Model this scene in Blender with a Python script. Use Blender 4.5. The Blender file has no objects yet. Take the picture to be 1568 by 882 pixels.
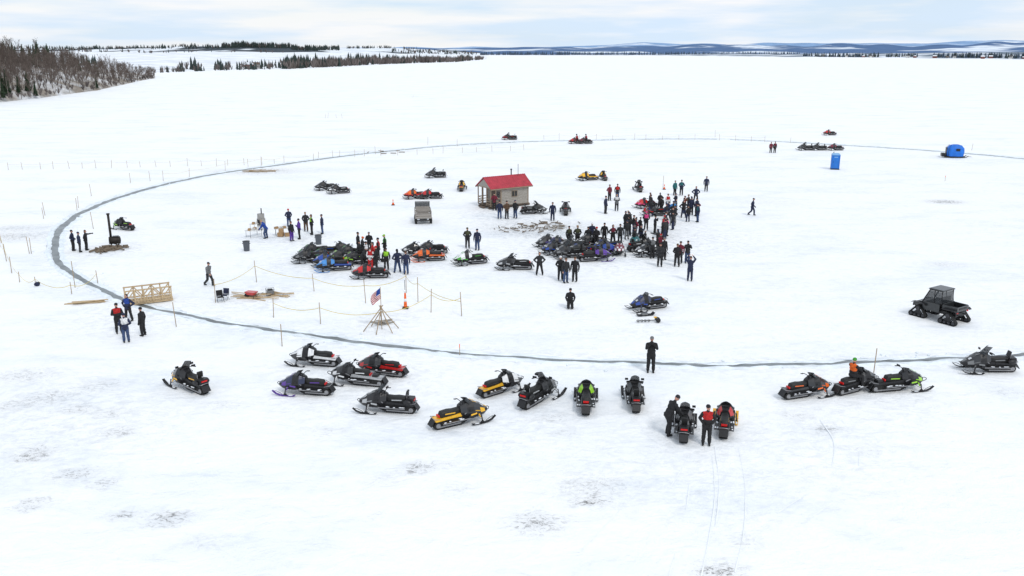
import bpy, bmesh, math, random, numpy as np
from mathutils import Vector, Matrix, noise as mnoise
rad=math.radians; rnd=random.Random(11); U=rnd.uniform
sc=bpy.context.scene
sc.view_settings.view_transform='Standard'; sc.view_settings.look='None'; sc.view_settings.exposure=0
# ---------------------------------------------------------------- survey frame
F=1300.0; H=16.5; YH=80.0
pit=math.atan((441-YH)/F); cp,sp=math.cos(pit),math.sin(pit)
def G(px,py):
    dx=(px-784)/F; dy=(441-py)/F; t=H/(sp-cp*dy)
    return (dx*t,(cp+sp*dy)*t)
def Zat(py,d):
    dy=(441-py)/F; return H+(-sp+cp*dy)*d/(cp+sp*dy)
def Xat(px,d,z): return (px-784)/F*(d*cp+(H-z)*sp)
cam=bpy.data.cameras.new('camera'); co=bpy.data.objects.new('camera',cam); sc.collection.objects.link(co)
co.location=(0,0,H); co.rotation_euler=(math.pi/2-pit,0,0); cam.sensor_width=36; cam.lens=F/1568*36
cam.clip_start=.5; cam.clip_end=60000; sc.camera=co
# ---------------------------------------------------------------- materials
MC={}
def mat(name,col,rough=.6,var=.15,scale=6.,metal=0.,bump=0.,bscale=40.,alpha=1.,spec=.4,coat=0.):
    if name in MC: return MC[name]
    m=bpy.data.materials.new(name); m.use_nodes=True; n=m.node_tree.nodes; l=m.node_tree.links
    b=n['Principled BSDF']; tc=n.new('ShaderNodeTexCoord'); nz=n.new('ShaderNodeTexNoise')
    nz.inputs['Scale'].default_value=scale; nz.inputs['Detail'].default_value=4
    l.new(tc.outputs['Object'],nz.inputs['Vector'])
    r=n.new('ShaderNodeValToRGB'); c=col
    r.color_ramp.elements[0].position=.3; r.color_ramp.elements[1].position=.7
    r.color_ramp.elements[0].color=(c[0]*(1-var),c[1]*(1-var),c[2]*(1-var),1)
    r.color_ramp.elements[1].color=(min(1,c[0]*(1+var)),min(1,c[1]*(1+var)),min(1,c[2]*(1+var)),1)
    l.new(nz.outputs['Fac'],r.inputs['Fac']); l.new(r.outputs['Color'],b.inputs['Base Color'])
    b.inputs['Roughness'].default_value=rough; b.inputs['Metallic'].default_value=metal
    b.inputs['Specular IOR Level'].default_value=spec; b.inputs['Alpha'].default_value=alpha
    b.inputs['Coat Weight'].default_value=coat
    if bump:
        n2=n.new('ShaderNodeTexNoise'); n2.inputs['Scale'].default_value=bscale; n2.inputs['Detail'].default_value=3
        l.new(tc.outputs['Object'],n2.inputs['Vector']); bp=n.new('ShaderNodeBump'); bp.inputs['Strength'].default_value=bump
        bp.inputs['Distance'].default_value=.02; l.new(n2.outputs['Fac'],bp.inputs['Height']); l.new(bp.outputs['Normal'],b.inputs['Normal'])
    MC[name]=m; return m
def woodmat(name,a,b_,sx=1.5):
    if name in MC: return MC[name]
    m=bpy.data.materials.new(name); m.use_nodes=True; n=m.node_tree.nodes; l=m.node_tree.links
    b=n['Principled BSDF']; tc=n.new('ShaderNodeTexCoord'); mp=n.new('ShaderNodeMapping'); mp.inputs['Scale'].default_value=(sx,12,12)
    nz=n.new('ShaderNodeTexNoise'); nz.inputs['Scale'].default_value=2; nz.inputs['Detail'].default_value=6
    l.new(tc.outputs['Object'],mp.inputs['Vector']); l.new(mp.outputs['Vector'],nz.inputs['Vector'])
    r=n.new('ShaderNodeValToRGB'); r.color_ramp.elements[0].position=.3; r.color_ramp.elements[1].position=.7
    r.color_ramp.elements[0].color=(*a,1); r.color_ramp.elements[1].color=(*b_,1)
    l.new(nz.outputs['Fac'],r.inputs['Fac']); l.new(r.outputs['Color'],b.inputs['Base Color']); b.inputs['Roughness'].default_value=.8
    MC[name]=m; return m
COL=dict(black=(.012,.012,.014),char=(.022,.023,.026),grey=(.16,.165,.17),silver=(.4,.41,.42),white=(.75,.76,.77),red=(.5,.015,.015),orange=(.75,.13,.012),
 yellow=(.8,.43,.012),blue=(.015,.06,.32),lblue=(.06,.25,.6),green=(.05,.32,.03),lime=(.3,.62,.03),teal=(.015,.13,.14),purple=(.09,.03,.28),
 pink=(.75,.06,.25),navy=(.015,.022,.06),jeans=(.035,.065,.15),brown=(.1,.055,.03),olive=(.06,.065,.03),tan=(.35,.25,.15),maroon=(.16,.012,.03))
def paint(c): return mat('paint_'+c,COL[c],.28,.1,5,coat=.5)
def cloth(c): 
    q=COL[c]; return mat('cloth_'+c,tuple(v*.85+.004 for v in q),.85,.35,7,bump=.7,bscale=14)
M_blk=mat('black_plastic',(.014,.014,.016),.42,.25,8,bump=.2)
M_seat=mat('seat_vinyl',(.012,.012,.012),.55,.3,10,bump=.2)
M_rub=mat('track_rubber',(.016,.016,.016),.8,.35,14,bump=.5)
M_met=mat('aluminium',(.3,.3,.31),.4,.2,10,metal=.7)
M_dmet=mat('dark_steel',(.05,.05,.055),.5,.3,10,metal=.4)
M_gls=mat('smoked_windshield',(.03,.035,.04),.12,.1,3,alpha=.7)
M_tail=mat('tail_light_red',(.6,.01,.01),.25,.1,5)
M_head=mat('headlight_glass',(.6,.62,.65),.1,.1,5)
M_snd=mat('snow_dusting',(.8,.83,.87),.8,.05,8,bump=.4,bscale=20)
M_skin=mat('skin',(.5,.27,.2),.55,.1,20); M_eye=mat('eye_dark',(.02,.015,.012),.3,.1,5)
M_pine=woodmat('pine_lumber',(.4,.29,.16),(.58,.45,.29)); M_old=woodmat('weathered_wood',(.22,.2,.17),(.42,.39,.35))
M_bark=woodmat('bark_wood',(.09,.065,.045),(.22,.17,.12)); M_stake=woodmat('stake_wood',(.28,.2,.12),(.45,.34,.22))
M_tape=mat('caution_tape',(.66,.53,.16),.5,.25,1.5); M_rope=mat('rope_grey',(.5,.48,.44),.8,.2,4)
# ---------------------------------------------------------------- mesh builder
class MB:
    def __init__(s): s.v=[];s.f=[];s.m=[];s.s=[]
    def add(s,vs,fs,m,smooth=False,M=None):
        o=len(s.v)
        s.v+=[tuple(M@Vector(v)) for v in vs] if M is not None else [tuple(v) for v in vs]
        for i,f in enumerate(fs):
            s.f.append(tuple(j+o for j in f)); s.m.append(m[i] if isinstance(m,list) else m); s.s.append(smooth)
    def box(s,c,d,m,rx=0,ry=0,rz=0,tx=1,ty=1,M=None):
        X,Y,Z=d[0]/2,d[1]/2,d[2]/2
        vs=[(x*X,y*Y,-Z) for x,y in((-1,-1),(1,-1),(1,1),(-1,1))]+[(x*X*tx,y*Y*ty,Z) for x,y in((-1,-1),(1,-1),(1,1),(-1,1))]
        T=Matrix.Translation(c)@Matrix.Rotation(rad(rz),4,'Z')@Matrix.Rotation(rad(ry),4,'Y')@Matrix.Rotation(rad(rx),4,'X')
        if M is not None: T=M@T
        s.add(vs,[(3,2,1,0),(4,5,6,7),(0,1,5,4),(1,2,6,5),(2,3,7,6),(3,0,4,7)],m,False,T)
    def loft(s,rings,m,smooth=False,cap=True,M=None):
        n=len(rings[0]); vs=[p for r in rings for p in r]; fs=[];ms=[]
        for i in range(len(rings)-1):
            for j in range(n):
                k=(j+1)%n; fs.append((i*n+j,i*n+k,(i+1)*n+k,(i+1)*n+j)); ms.append(m(i,j) if callable(m) else m)
        mm=m(0,0) if callable(m) else m
        if cap:
            fs+= [tuple(range(n-1,-1,-1)),tuple((len(rings)-1)*n+j for j in range(n))]; ms+=[mm,mm]
        s.add(vs,fs,ms,smooth,M)
    def tube(s,pts,r,m,n=6,cap=True,M=None,smooth=True):
        P=[Vector(p) for p in pts]; rr=r if isinstance(r,(list,tuple)) else [r]*len(P); rings=[]
        for i,p in enumerate(P):
            t=(P[min(i+1,len(P)-1)]-P[max(i-1,0)]); t=t.normalized() if t.length>1e-9 else Vector((0,0,1))
            up=Vector((0,0,1)) if abs(t.z)<.9 else Vector((1,0,0))
            a=t.cross(up).normalized(); b=t.cross(a)
            rings.append([p+(a*math.cos(q)+b*math.sin(q))*rr[i] for q in [2*math.pi*k/n for k in range(n)]])
        s.loft(rings,m,smooth,cap,M)
    def prism(s,poly,y0,y1,m,M=None):
        s.loft([[(x,y0,z) for x,z in poly],[(x,y1,z) for x,z in poly]],m,False,True,M)
    def ell(s,c,r,m,a=10,b=7,M=None):
        rings=[]
        for i in range(b+1):
            th=math.pi*(i/b); th=min(max(th,.05),math.pi-.05)
            rings.append([(c[0]+r[0]*math.sin(th)*math.cos(2*math.pi*k/a),c[1]+r[1]*math.sin(th)*math.sin(2*math.pi*k/a),c[2]+r[2]*math.cos(th)) for k in range(a)])
        s.loft(rings,m,True,True,M)
    def mesh(s,name,mats,bevel=0,fixn=True):
        me=bpy.data.meshes.new(name); me.from_pydata(s.v,[],s.f)
        for q in mats: me.materials.append(q)
        me.polygons.foreach_set('material_index',s.m); me.polygons.foreach_set('use_smooth',s.s); me.update()
        if fixn and len(s.f)<40000:
            bm=bmesh.new(); bm.from_mesh(me); bmesh.ops.recalc_face_normals(bm,faces=bm.faces); bm.to_mesh(me); bm.free()
        if bevel: me=bake(me,[('BEVEL',dict(width=bevel,segments=2,limit_method='ANGLE',angle_limit=rad(35)))])
        return me
def bake(me,mods):
    ob=bpy.data.objects.new('tmp',me); sc.collection.objects.link(ob)
    for t,kw in mods:
        md=ob.modifiers.new(t,t)
        for k,v in kw.items(): setattr(md,k,v)
    dg=bpy.context.evaluated_depsgraph_get(); dg.update()
    r=bpy.data.meshes.new_from_object(ob.evaluated_get(dg)); bpy.data.objects.remove(ob); return r
def put(name,me,x=0,y=0,z=0,rz=0,s=1,slots=None,parent=None):
    o=bpy.data.objects.new(name,me); sc.collection.objects.link(o); o.location=(x,y,z); o.rotation_euler=(0,0,rad(rz)); o.scale=s if isinstance(s,tuple) else (s,s,s)
    if slots:
        for i,q in slots.items(): o.material_slots[i].link='OBJECT'; o.material_slots[i].material=q
    if parent: o.parent=parent
    return o
# ---------------------------------------------------------------- ring channel geometry
ring_px=[(1568,542),(1500,546),(1400,552),(1330,554),(1200,558),(1050,558),(950,556),(850,551),(750,545),(650,536),(550,522),(450,509),(380,500),(300,487),(240,474),(200,463),(160,444),(125,430),(103,412),(88,395),(83,375),(87,357),(100,343),(125,326),(150,314),(180,303),(230,288),(280,276),(330,266),(380,259),(440,251),(520,240),(600,231),(700,222),(800,217),(900,215),(1000,213),(1100,213),(1200,217),(1300,223),(1400,229),(1480,235),(1568,243)]
C=np.array([18.,104.]); rp=np.array([G(*p) for p in ring_px])-C
th=np.arctan2(rp[:,1],rp[:,0]); rr=np.hypot(rp[:,0],rp[:,1]); o_=np.argsort(th); th=th[o_]; rr=rr[o_]
NR=900; T=np.linspace(-math.pi,math.pi,NR,endpoint=False); RR=np.interp(T,th,rr,period=2*math.pi)
k=np.ones(21)/21; RR=np.convolve(np.concatenate([RR[-10:],RR,RR[:10]]),k,'valid')
RR+=np.array([mnoise.noise(Vector((math.cos(t)*14,math.sin(t)*14,3)))*.25+mnoise.noise(Vector((math.cos(t)*60,math.sin(t)*60,9)))*.1 for t in T])
def ringr(ang): return np.interp(ang,T,RR,period=2*math.pi)
# ---------------------------------------------------------------- ground
def axis(a,b,st,far):
    mid=list(np.arange(a,b,st)); out=[];d=st;x=b
    while x<far: out.append(x); d*=1.35; x+=d
    lo=[];d=st;x=a-st
    while x>-far: lo.append(x); d*=1.35; x-=d
    return np.array(lo[::-1]+mid+out+[far])
xs=axis(-75,100,.5,26000); ys=axis(14,165,.5,26000)
XX,YY=np.meshgrid(xs,ys); nx,ny=len(xs),len(ys)
dirt=np.zeros_like(XX); trod=np.zeros_like(XX)
DR=[(48,699,.42,1.),(60,686,.4,.5),(176,662,.45,.7),(115,726,.5,.6),(48,772,.4,.7),(158,741,.35,.55),(257,794,.45,1.),(640,716,.4,.85),(680,712,.3,.35),(820,800,.6,.8),(905,766,.38,1.),(905,744,.9,.35),(120,626,.5,.5),(75,608,.9,.4),(170,632,.5,.4),(1100,876,.5,.8),(1265,657,.5,.5),(1330,690,.5,.25),(1447,309,1.2,1.),(590,735,.5,.2),(40,575,1,.4),(20,362,2,.6),(25,350,2,.4),(850,640,.5,.35),(860,663,.4,.3),(1540,600,.8,.2),(1220,636,.5,.35),(310,830,.5,.2),(192,787,.3,.7),(20,620,.8,.4),(345,620,.6,.25),(1450,405,1.,.3),(1180,310,3,.12),(500,660,.6,.2),(700,750,.5,.2),(150,590,.8,.35),(395,262,3.5,.6),(350,263,2,.4),(590,232,2.5,.3),(870,262,2,.15),(580,786,.2,.4),(740,700,.3,.2),(1140,830,.4,.3),(820,352,3.5,.5),(790,350,2,.4)]
for px,py,r,a in DR:
    x,y=G(px,py); dirt=np.maximum(dirt,a*np.exp(-(((XX-x)/(r*1.5))**2+((YY-y)/r)**2)))
for px,py,r,a in [(830,350,5,1.),(800,345,4,.8),(170,382,2.6,.9),(400,365,3,.6),(460,368,4,.5),(575,405,6,.5),(1010,365,9,.6),(900,385,9,.55),(770,330,5,.7),(620,405,6,.4),(210,480,5,.4),(585,490,2.5,.5),(1000,500,3,.3),(400,455,4,.5),(500,400,6,.5),(1060,660,3,.45),(560,580,6,.35),(1300,600,5,.3),(870,345,4,.6),(960,720,5,.25),(1080,740,5,.25),(90,640,7,.35),(1240,680,6,.25),(760,640,6,.25)]:
    x,y=G(px,py); trod=np.maximum(trod,a*np.exp(-(((XX-x)/r)**2+((YY-y)/(r*1.0))**2)))
ang=np.arctan2(YY-C[1],XX-C[0]); dr=np.hypot(XX-C[0],YY-C[1])-np.interp(ang,T,RR,period=2*math.pi)
trod=np.maximum(trod,.38*np.exp(-(dr/1.6)**2)); trod=np.maximum(trod,np.where(dr<0,.13,.05))
ZZ=.012*np.sin(XX*.9+2*np.sin(YY*.4))*np.sin(YY*.7+np.sin(XX*.33))-.012
ZZ=np.where(np.abs(dr)<.55,-.03,ZZ)
me=bpy.data.meshes.new('snow_ground'); N=nx*ny
me.vertices.add(N); me.vertices.foreach_set('co',np.stack([XX.ravel(),YY.ravel(),ZZ.ravel()],1).ravel().astype('f'))
I=np.arange(N).reshape(ny,nx); Q=np.stack([I[:-1,:-1],I[:-1,1:],I[1:,1:],I[1:,:-1]],-1).reshape(-1,4)
me.loops.add(Q.size); me.loops.foreach_set('vertex_index',Q.ravel().astype('i')); me.polygons.add(len(Q))
me.polygons.foreach_set('loop_start',np.arange(0,Q.size,4).astype('i')); me.update(); me.validate()
me.polygons.foreach_set('use_smooth',[True]*len(me.polygons))
for nm,arr in(('dirt',dirt),('trod',trod)):
    a=me.attributes.new(nm,'FLOAT','POINT'); a.data.foreach_set('value',arr.ravel().astype('f'))
def snowmat():
    m=bpy.data.materials.new('lake_snow'); m.use_nodes=True; n=m.node_tree.nodes; l=m.node_tree.links; b=n['Principled BSDF']
    g=n.new('ShaderNodeNewGeometry')
    def nz(scale,det=6,sx=(1,1,1),rough=.55,dist=0):
        mp=n.new('ShaderNodeMapping'); mp.inputs['Scale'].default_value=sx; l.new(g.outputs['Position'],mp.inputs['Vector'])
        t=n.new('ShaderNodeTexNoise'); t.inputs['Scale'].default_value=scale; t.inputs['Detail'].default_value=det; t.inputs['Roughness'].default_value=rough; t.inputs['Distortion'].default_value=dist
        l.new(mp.outputs['Vector'],t.inputs['Vector']); return t.outputs['Fac']
    def rng(v,a,b_,c=0,d=1):
        r=n.new('ShaderNodeMapRange'); r.inputs[1].default_value=a; r.inputs[2].default_value=b_; r.inputs[3].default_value=c; r.inputs[4].default_value=d; l.new(v,r.inputs[0]); return r.outputs[0]
    def mth(op,a,b_):
        t=n.new('ShaderNodeMath'); t.operation=op
        for i,q in enumerate((a,b_)):
            if isinstance(q,(int,float)): t.inputs[i].default_value=q
            else: l.new(q,t.inputs[i])
        return t.outputs[0]
    def mix(f,a,b_):
        t=n.new('ShaderNodeMix'); t.data_type='RGBA'; l.new(f,t.inputs[0])
        for i,q in((6,a),(7,b_)):
            if isinstance(q,tuple): t.inputs[i].default_value=(*q,1)
            else: l.new(q,t.inputs[i])
        return t.outputs[2]
    at=n.new('ShaderNodeAttribute'); at.attribute_name='dirt'; tr=n.new('ShaderNodeAttribute'); tr.attribute_name='trod'
    big=rng(nz(.09,6,(1,2.2,1),.62,.5),.48,.7); str_=rng(nz(.8,6,(1,1.7,1),.7,.3),.52,.75)
    c=mix(mth('MULTIPLY',big,.9),(.905,.918,.93),(.79,.83,.875))
    c=mix(mth('MULTIPLY',str_,mth('ADD',mth('MULTIPLY',big,.6),.16)),c,(.60,.66,.74))
    fn=rng(nz(1.7,6,(1,1.3,1),.75,.6),.45,.62); c=mix(mth('MULTIPLY',mth('MULTIPLY',tr.outputs['Fac'],fn),.9),c,(.40,.43,.47))
    dn=rng(nz(3.2,7,(1,1.5,1),.8,1.),.5,.6); dm=mth('MINIMUM',mth('MULTIPLY',at.outputs['Fac'],mth('ADD',mth('MULTIPLY',dn,1.25),.2)),1.)
    c=mix(dm,c,(.10,.092,.088)); l.new(c,b.inputs['Base Color'])
    b.inputs['Roughness'].default_value=.65; b.inputs['Specular IOR Level'].default_value=.25
    hgt=mth('ADD',mth('MULTIPLY',nz(.6,5,(1,1.6,1),.6,.5),1.9),mth('MULTIPLY',nz(5,3),mth('ADD',mth('MULTIPLY',tr.outputs['Fac'],.9),.22)))
    bp=n.new('ShaderNodeBump'); bp.inputs['Strength'].default_value=.6; bp.inputs['Distance'].default_value=.12; l.new(hgt,bp.inputs['Height']); l.new(bp.outputs['Normal'],b.inputs['Normal'])
    return m
M_snow=snowmat(); me.materials.append(M_snow); put('snow_ground',me)
M_slush_shade=mat('wet_slush_bank_shade',(.16,.18,.19),.35,.5,.9,bump=.4,bscale=3); M_rim=mat('ice_rim',(.76,.82,.87),.6,.14,1.2,bump=.6,bscale=4)
def band(name,o1,o2,z,m,jit=0,prof=None):
    b=MB(); rings=[]
    prof=prof or [(0,0),(1,0)]
    for i,t in enumerate(T):
        row=[]
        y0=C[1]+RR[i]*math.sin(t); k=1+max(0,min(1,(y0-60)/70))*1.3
        for u,h in prof:
            jj=jit*mnoise.noise(Vector((math.cos(t)*60+u*3,math.sin(t)*60,u+7*o1)))
            r=RR[i]+(o1+(o2-o1)*u)*k+jj
            row.append((C[0]+r*math.cos(t),C[1]+r*math.sin(t),z+h*(1+1.2*mnoise.noise(Vector((math.cos(t)*90,math.sin(t)*90,u*4+o1))))))
        rings.append(row)
    rings.append(rings[0]); n=len(prof); vs=[p for r in rings for p in r]
    fs=[(i*n+j,i*n+j+1,(i+1)*n+j+1,(i+1)*n+j) for i in range(len(rings)-1) for j in range(n-1)]
    b.add(vs,fs,0,True); return put(name,b.mesh(name,[m],fixn=False))
band('ice_channel',-.26,.26,-.014,M_slush_shade,.12)  # real slush; widened far side paints in the bank's shading as extra grey
band('channel_snow_bank',.22,.6,-.012,M_rim,.2,[(0,-.01),(.2,.06),(.5,.09),(.8,.04),(1,-.02)])
band('channel_snow_bank',-.62,-.22,-.012,M_rim,.2,[(0,-.02),(.3,.015),(.6,.03),(.85,.02),(1,-.01)])
M_trk=mat('packed_track_snow',(.86,.88,.905),.7,.05,2,bump=.6,bscale=5)
def track(pxs,w=.05,offs=(-.5,.5),z=.006):
    P=[G(*p) for p in pxs]; b=MB(); P=np.array(P); n=60*(len(P)-1)
    u=np.linspace(0,len(P)-1,n); X=np.interp(u,range(len(P)),P[:,0]); Y=np.interp(u,range(len(P)),P[:,1])
    kk=np.ones(45)/45; X=np.convolve(np.pad(X,22,'edge'),kk,'valid'); Y=np.convolve(np.pad(Y,22,'edge'),kk,'valid')
    dx=np.gradient(X); dy=np.gradient(Y); L=np.hypot(dx,dy)+1e-9; nxx=-dy/L; nyy=dx/L
    for o in offs:
        for i in range(n-1):
            if L[i]<1e-4 or L[i+1]<1e-4: continue
            q=mnoise.noise(Vector((X[i]*.3+o*7,Y[i]*.3,3)))
            if q<-.1: continue
            ww=w*min(1,(q+.12)*4); a=o-ww/2; c=o+ww/2
            b.add([(X[i]+nxx[i]*a,Y[i]+nyy[i]*a,z),(X[i]+nxx[i]*c,Y[i]+nyy[i]*c,z),(X[i+1]+nxx[i+1]*c,Y[i+1]+nyy[i+1]*c,z),(X[i+1]+nxx[i+1]*a,Y[i+1]+nyy[i+1]*a,z)],[(3,2,1,0)],0)
    put('snowmobile_track',b.mesh('snowmobile_track',[M_trk],fixn=False))
zz=.005
for pts in [[(1040,690),(1010,740),(965,790),(900,860)],[(1072,690),(1076,760),(1062,830),(1045,900)],[(1112,680),(1122,740),(1120,800),(1100,880)],[(1270,640),(1300,680),(1290,740),(1200,800)]]:
    zz+=.003; track(pts,z=zz)
# ---------------------------------------------------------------- snowmobile
def sled(kind):
    b=MB(); MA,AC,BK,ST,RB,ME,GL,TL,HL,SK,TU,SN=range(12)
    r_=random.Random(len(kind)*7+ord(kind[0]))
    tl={'sport':-1.15,'tour':-1.25,'mtn':-1.45,'old':-1.1}[kind]
    pts=[]
    def arc(cx,cz,r,a0,a1,n=6):
        for i in range(n+1):
            a=rad(a0+(a1-a0)*i/n); pts.append((cx+r*math.cos(a),cz+r*math.sin(a)))
    arc(tl,.2,.18,90,270); arc(-.05,.12,.11,270,310,3); arc(.38,.34,.14,310,450,6)
    b.prism(pts,-.19,.19,RB)
    for i in range(len(pts)):
        p=Vector((*pts[i],)).to_3d(); q=Vector((*pts[(i+1)%len(pts)],)).to_3d(); L=(q-p).length; k=max(1,int(L/.09))
        for j in range(k):
            c=p.lerp(q,(j+.5)/k); a=math.degrees(math.atan2(q.y-p.y,q.x-p.x))
            b.box((c.x,0,c.y),(.02,.36,.05),RB,ry=-a)
    for x,z,r in((tl,.2,.11),(-.75,.12,.08),(-.35,.12,.08),(.0,.13,.08),(.36,.34,.09)):
        b.tube([(x,-.205,z),(x,.205,z)],r,ME if r>.1 else BK,10,smooth=False)
    for s in(-1,1): b.box(((tl+0)/2,s*.2,.12),(abs(tl)*.95,.02,.07),ME)
    b.prism([(tl-.15,.42),(tl-.17,.5),(-.1,.57),(.4,.6),(.4,.38),(0,.42)],-.215,.215,TU)
    b.prism([(tl-.14,.49),(tl-.17,.5),(tl-.36,.22),(tl-.33,.2)],-.2,.2,BK)
    for s in(-1,1): b.prism([(tl-.12,.4),(tl-.14,.5),(-.3,.56),(-.3,.44)],s*.222,s*.235,TU)
    b.tube([(tl+.1,-.235,.49),(tl-.2,-.22,.56),(tl-.24,-.1,.6),(tl-.24,.1,.6),(tl-.2,.22,.56),(tl+.1,.235,.49)],.016,ME if kind!='old' else BK)
    for s in(-1,1):
        b.box((-.35,s*.33,.34),(1.35,.2,.03),BK,rx=-s*6); b.box((-.35,s*.435,.33),(1.35,.02,.04),ME)
        b.prism([(.2,.32),(.5,.32),(.5,.56),(.38,.58)],s*.24,s*.44,BK)
        for i in range(5): b.ell((r_.uniform(-1.,.2),s*r_.uniform(.28,.4),.355),(r_.uniform(.04,.13),.04,.02),SN,7,4)
    def rr_(x,w,z0,z1):
        h=w/2; e=.035; return [(x,-h,z0),(x,-h,z1-e*1.6),(x,-h+e,z1-e*.3),(x,-h*.4,z1),(x,h*.4,z1),(x,h-e,z1-e*.3),(x,h,z1-e*1.6),(x,h,z0)]
    sx={'sport':-.95,'tour':-.95,'mtn':-.8,'old':-1.0}[kind]; hh={'sport':.8,'tour':.84,'mtn':.83,'old':.76}[kind]
    b.loft([rr_(sx-.1,.22,.55,.64),rr_(sx,.32,.52,hh-.02),rr_(sx+.35,.36,.52,hh),rr_(-.35,.36,.52,hh-.03),rr_(-.05,.28,.55,hh),rr_(.15,.22,.6,hh+.07)],ST,True)
    b.box((sx-.12,0,.6),(.06,.26,.09),TL)
    for s in(-1,1): b.box((sx+.4,s*.183,.66),(.5,.008,.05),AC,ry=3)
    if kind=='tour':
        b.box((-1.22,0,.68),(.34,.46,.24),BK,tx=.85,ty=.9); b.box((-1.04,0,.98),(.08,.34,.3),ST,ry=-12,ty=.8)
        b.tube([(-1.05,-.15,.6),(-1.07,-.15,1.0)],.015,ME); b.tube([(-1.05,.15,.6),(-1.07,.15,1.0)],.015,ME); b.box((-1.4,0,.7),(.03,.3,.07),TL)
        for s in(-1,1): b.ell((-1.1,s*.3,.62),(.22,.1,.13),BK)
    if kind=='mtn': b.box((-1.2,0,.58),(.3,.34,.13),BK,tx=.9,ty=.85)
    def sec(x,wb,wm,wt,zb,zm,zt): return [(x,-wb,zb),(x,-wm,zm),(x,-(wm*.55+wt*.45),zm*.4+zt*.6),(x,-wt,zt),(x,0,zt+.025),(x,wt,zt),(x,(wm*.55+wt*.45),zm*.4+zt*.6),(x,wm,zm),(x,wb,zb)]
    if kind=='old': S=[(-.02,.18,.3,.2,.42,.6,.8),(.25,.3,.42,.28,.32,.56,.92),(.6,.34,.46,.32,.28,.5,.88),(.95,.34,.44,.3,.28,.46,.74),(1.25,.3,.38,.24,.28,.42,.6),(1.38,.2,.28,.16,.32,.42,.5)]
    elif kind=='mtn': S=[(-.02,.14,.2,.12,.48,.64,.88),(.22,.26,.34,.17,.34,.6,1.02),(.5,.3,.4,.18,.28,.56,1.),(.82,.26,.38,.15,.28,.52,.84),(1.08,.18,.27,.1,.3,.48,.68),(1.25,.07,.1,.05,.38,.46,.56)]
    else: S=[(-.05,.18,.24,.14,.45,.62,.88),(.22,.3,.4,.2,.32,.58,1.0),(.55,.32,.46,.22,.27,.55,.99),(.88,.28,.41,.18,.27,.5,.83),(1.15,.2,.3,.12,.3,.46,.66),(1.36,.08,.13,.06,.36,.44,.52)]
    def hm(i,j):
        if j in(0,7,8): return BK
        if j in(1,6): return AC if i==3 else (BK if i in(1,4) else MA)
        if j in(2,5): return BK if i==1 else MA
        return (AC if i==4 else MA) if i>=2 else BK
    b.loft([sec(*q) for q in S],hm)
    for s in(-1,1):
        b.box((.42,s*.405,.66),(.22,.02,.12),BK,ry=12,rx=-s*20); b.box((.74,s*.40,.6),(.3,.012,.05),AC,ry=14,rx=-s*22,rz=-s*6)
        b.box((.2,s*.35,.6),(.26,.02,.05),ME,ry=-20,rx=-s*12)
        b.box((.66,s*.14,.965 if kind!='old' else .885),(.24,.05,.012),AC,ry=24,rz=-s*10)
        b.box((.5,s*.45,.5),(.3,.012,.07),AC,ry=-8,rx=s*8); b.box((.82,s*.37,.42),(.2,.02,.1),BK,ry=6)
        b.box((1.02,s*.15,.75 if kind!='old' else .7),(.16,.13,.035),HL,ry=34,rz=-s*14,rx=-s*8)
        b.tube([(.62,s*.2,.33),(.86,s*.5,.2)],.016,ME); b.tube([(1.0,s*.2,.33),(.88,s*.5,.2)],.016,ME); b.tube([(.75,s*.24,.5),(.88,s*.49,.36)],.014,ME)
        b.tube([(.72,s*.26,.62),(.84,s*.44,.27)],[.035,.035],AC,8); b.tube([(.84,s*.5,.42),(.9,s*.52,.08)],.028,BK)
        y=s*.53; pr=[(.36,.07),(.45,.035),(.8,.02),(1.15,.03),(1.36,.1),(1.5,.21),(1.54,.25)]
        b.loft([[(x,y-.07,z),(x,y-.065,z+.03),(x,y-.03,z+.018),(x,y+.03,z+.018),(x,y+.065,z+.03),(x,y+.07,z),(x,y,z-.02)] for x,z in pr],SK)
        b.tube([(1.0,y,.05),(1.12,y,.15),(1.35,y,.25),(1.5,y,.23)],.014,SK); b.box((.88,y,.08),(.2,.06,.1),BK,tx=.6)
        b.ell((.6,y,.05),(.14,.05,.025),SN,7,4)
    b.tube([(1.05,-.2,.4),(1.38,-.15,.46),(1.46,-.07,.5),(1.46,.07,.5),(1.38,.15,.46),(1.05,.2,.4)],.018,BK)
    wt={'sport':.24,'tour':.46,'mtn':.16,'old':.3}[kind]; rings=[]
    for v in range(4):
        f=v/3; z=.93+wt*f; xb=.58-.26*f*(wt/.3); w=.26-.07*f
        rings.append([(xb-.22*abs(u)**1.6,w*u*1.05,z) for u in(-1,-.7,-.35,0,.35,.7,1)])
    b.loft([r+[(p[0]-.012,p[1],p[2]) for p in r[::-1]] for r in rings],GL,True)
    b.box((.2,0,1.0),(.2,.24,.05),BK,ry=-25); b.tube([(.2,0,.9),(.04,0,1.06+(.06 if kind=='mtn' else 0))],.03,BK)
    hz=1.07+(.07 if kind=='mtn' else 0)
    b.tube([(-.08,-.38,hz-.02),(.0,-.22,hz+.03),(.04,0,hz),(.0,.22,hz+.03),(-.08,.38,hz-.02)],.018,BK)
    for s in(-1,1):
        b.tube([(-.085,s*.39,hz-.025),(-.03,s*.27,hz+.01)],.026,BK); b.tube([(.04,s*.22,hz+.02),(.02,s*.4,hz-.01)],.009,BK)
        if kind in('tour','mtn'): b.box((.07,s*.33,hz+.01),(.03,.2,.1),BK,rz=-s*-12)
        if kind=='tour': b.box((.32,s*.4,1.13),(.06,.16,.1),BK,tx=.7)
    return b.mesh('snowmobile_'+kind,[paint('red'),paint('white'),M_blk,M_seat,M_rub,M_met,M_gls,M_tail,M_head,M_blk,M_blk,M_snd],bevel=.006)
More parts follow.
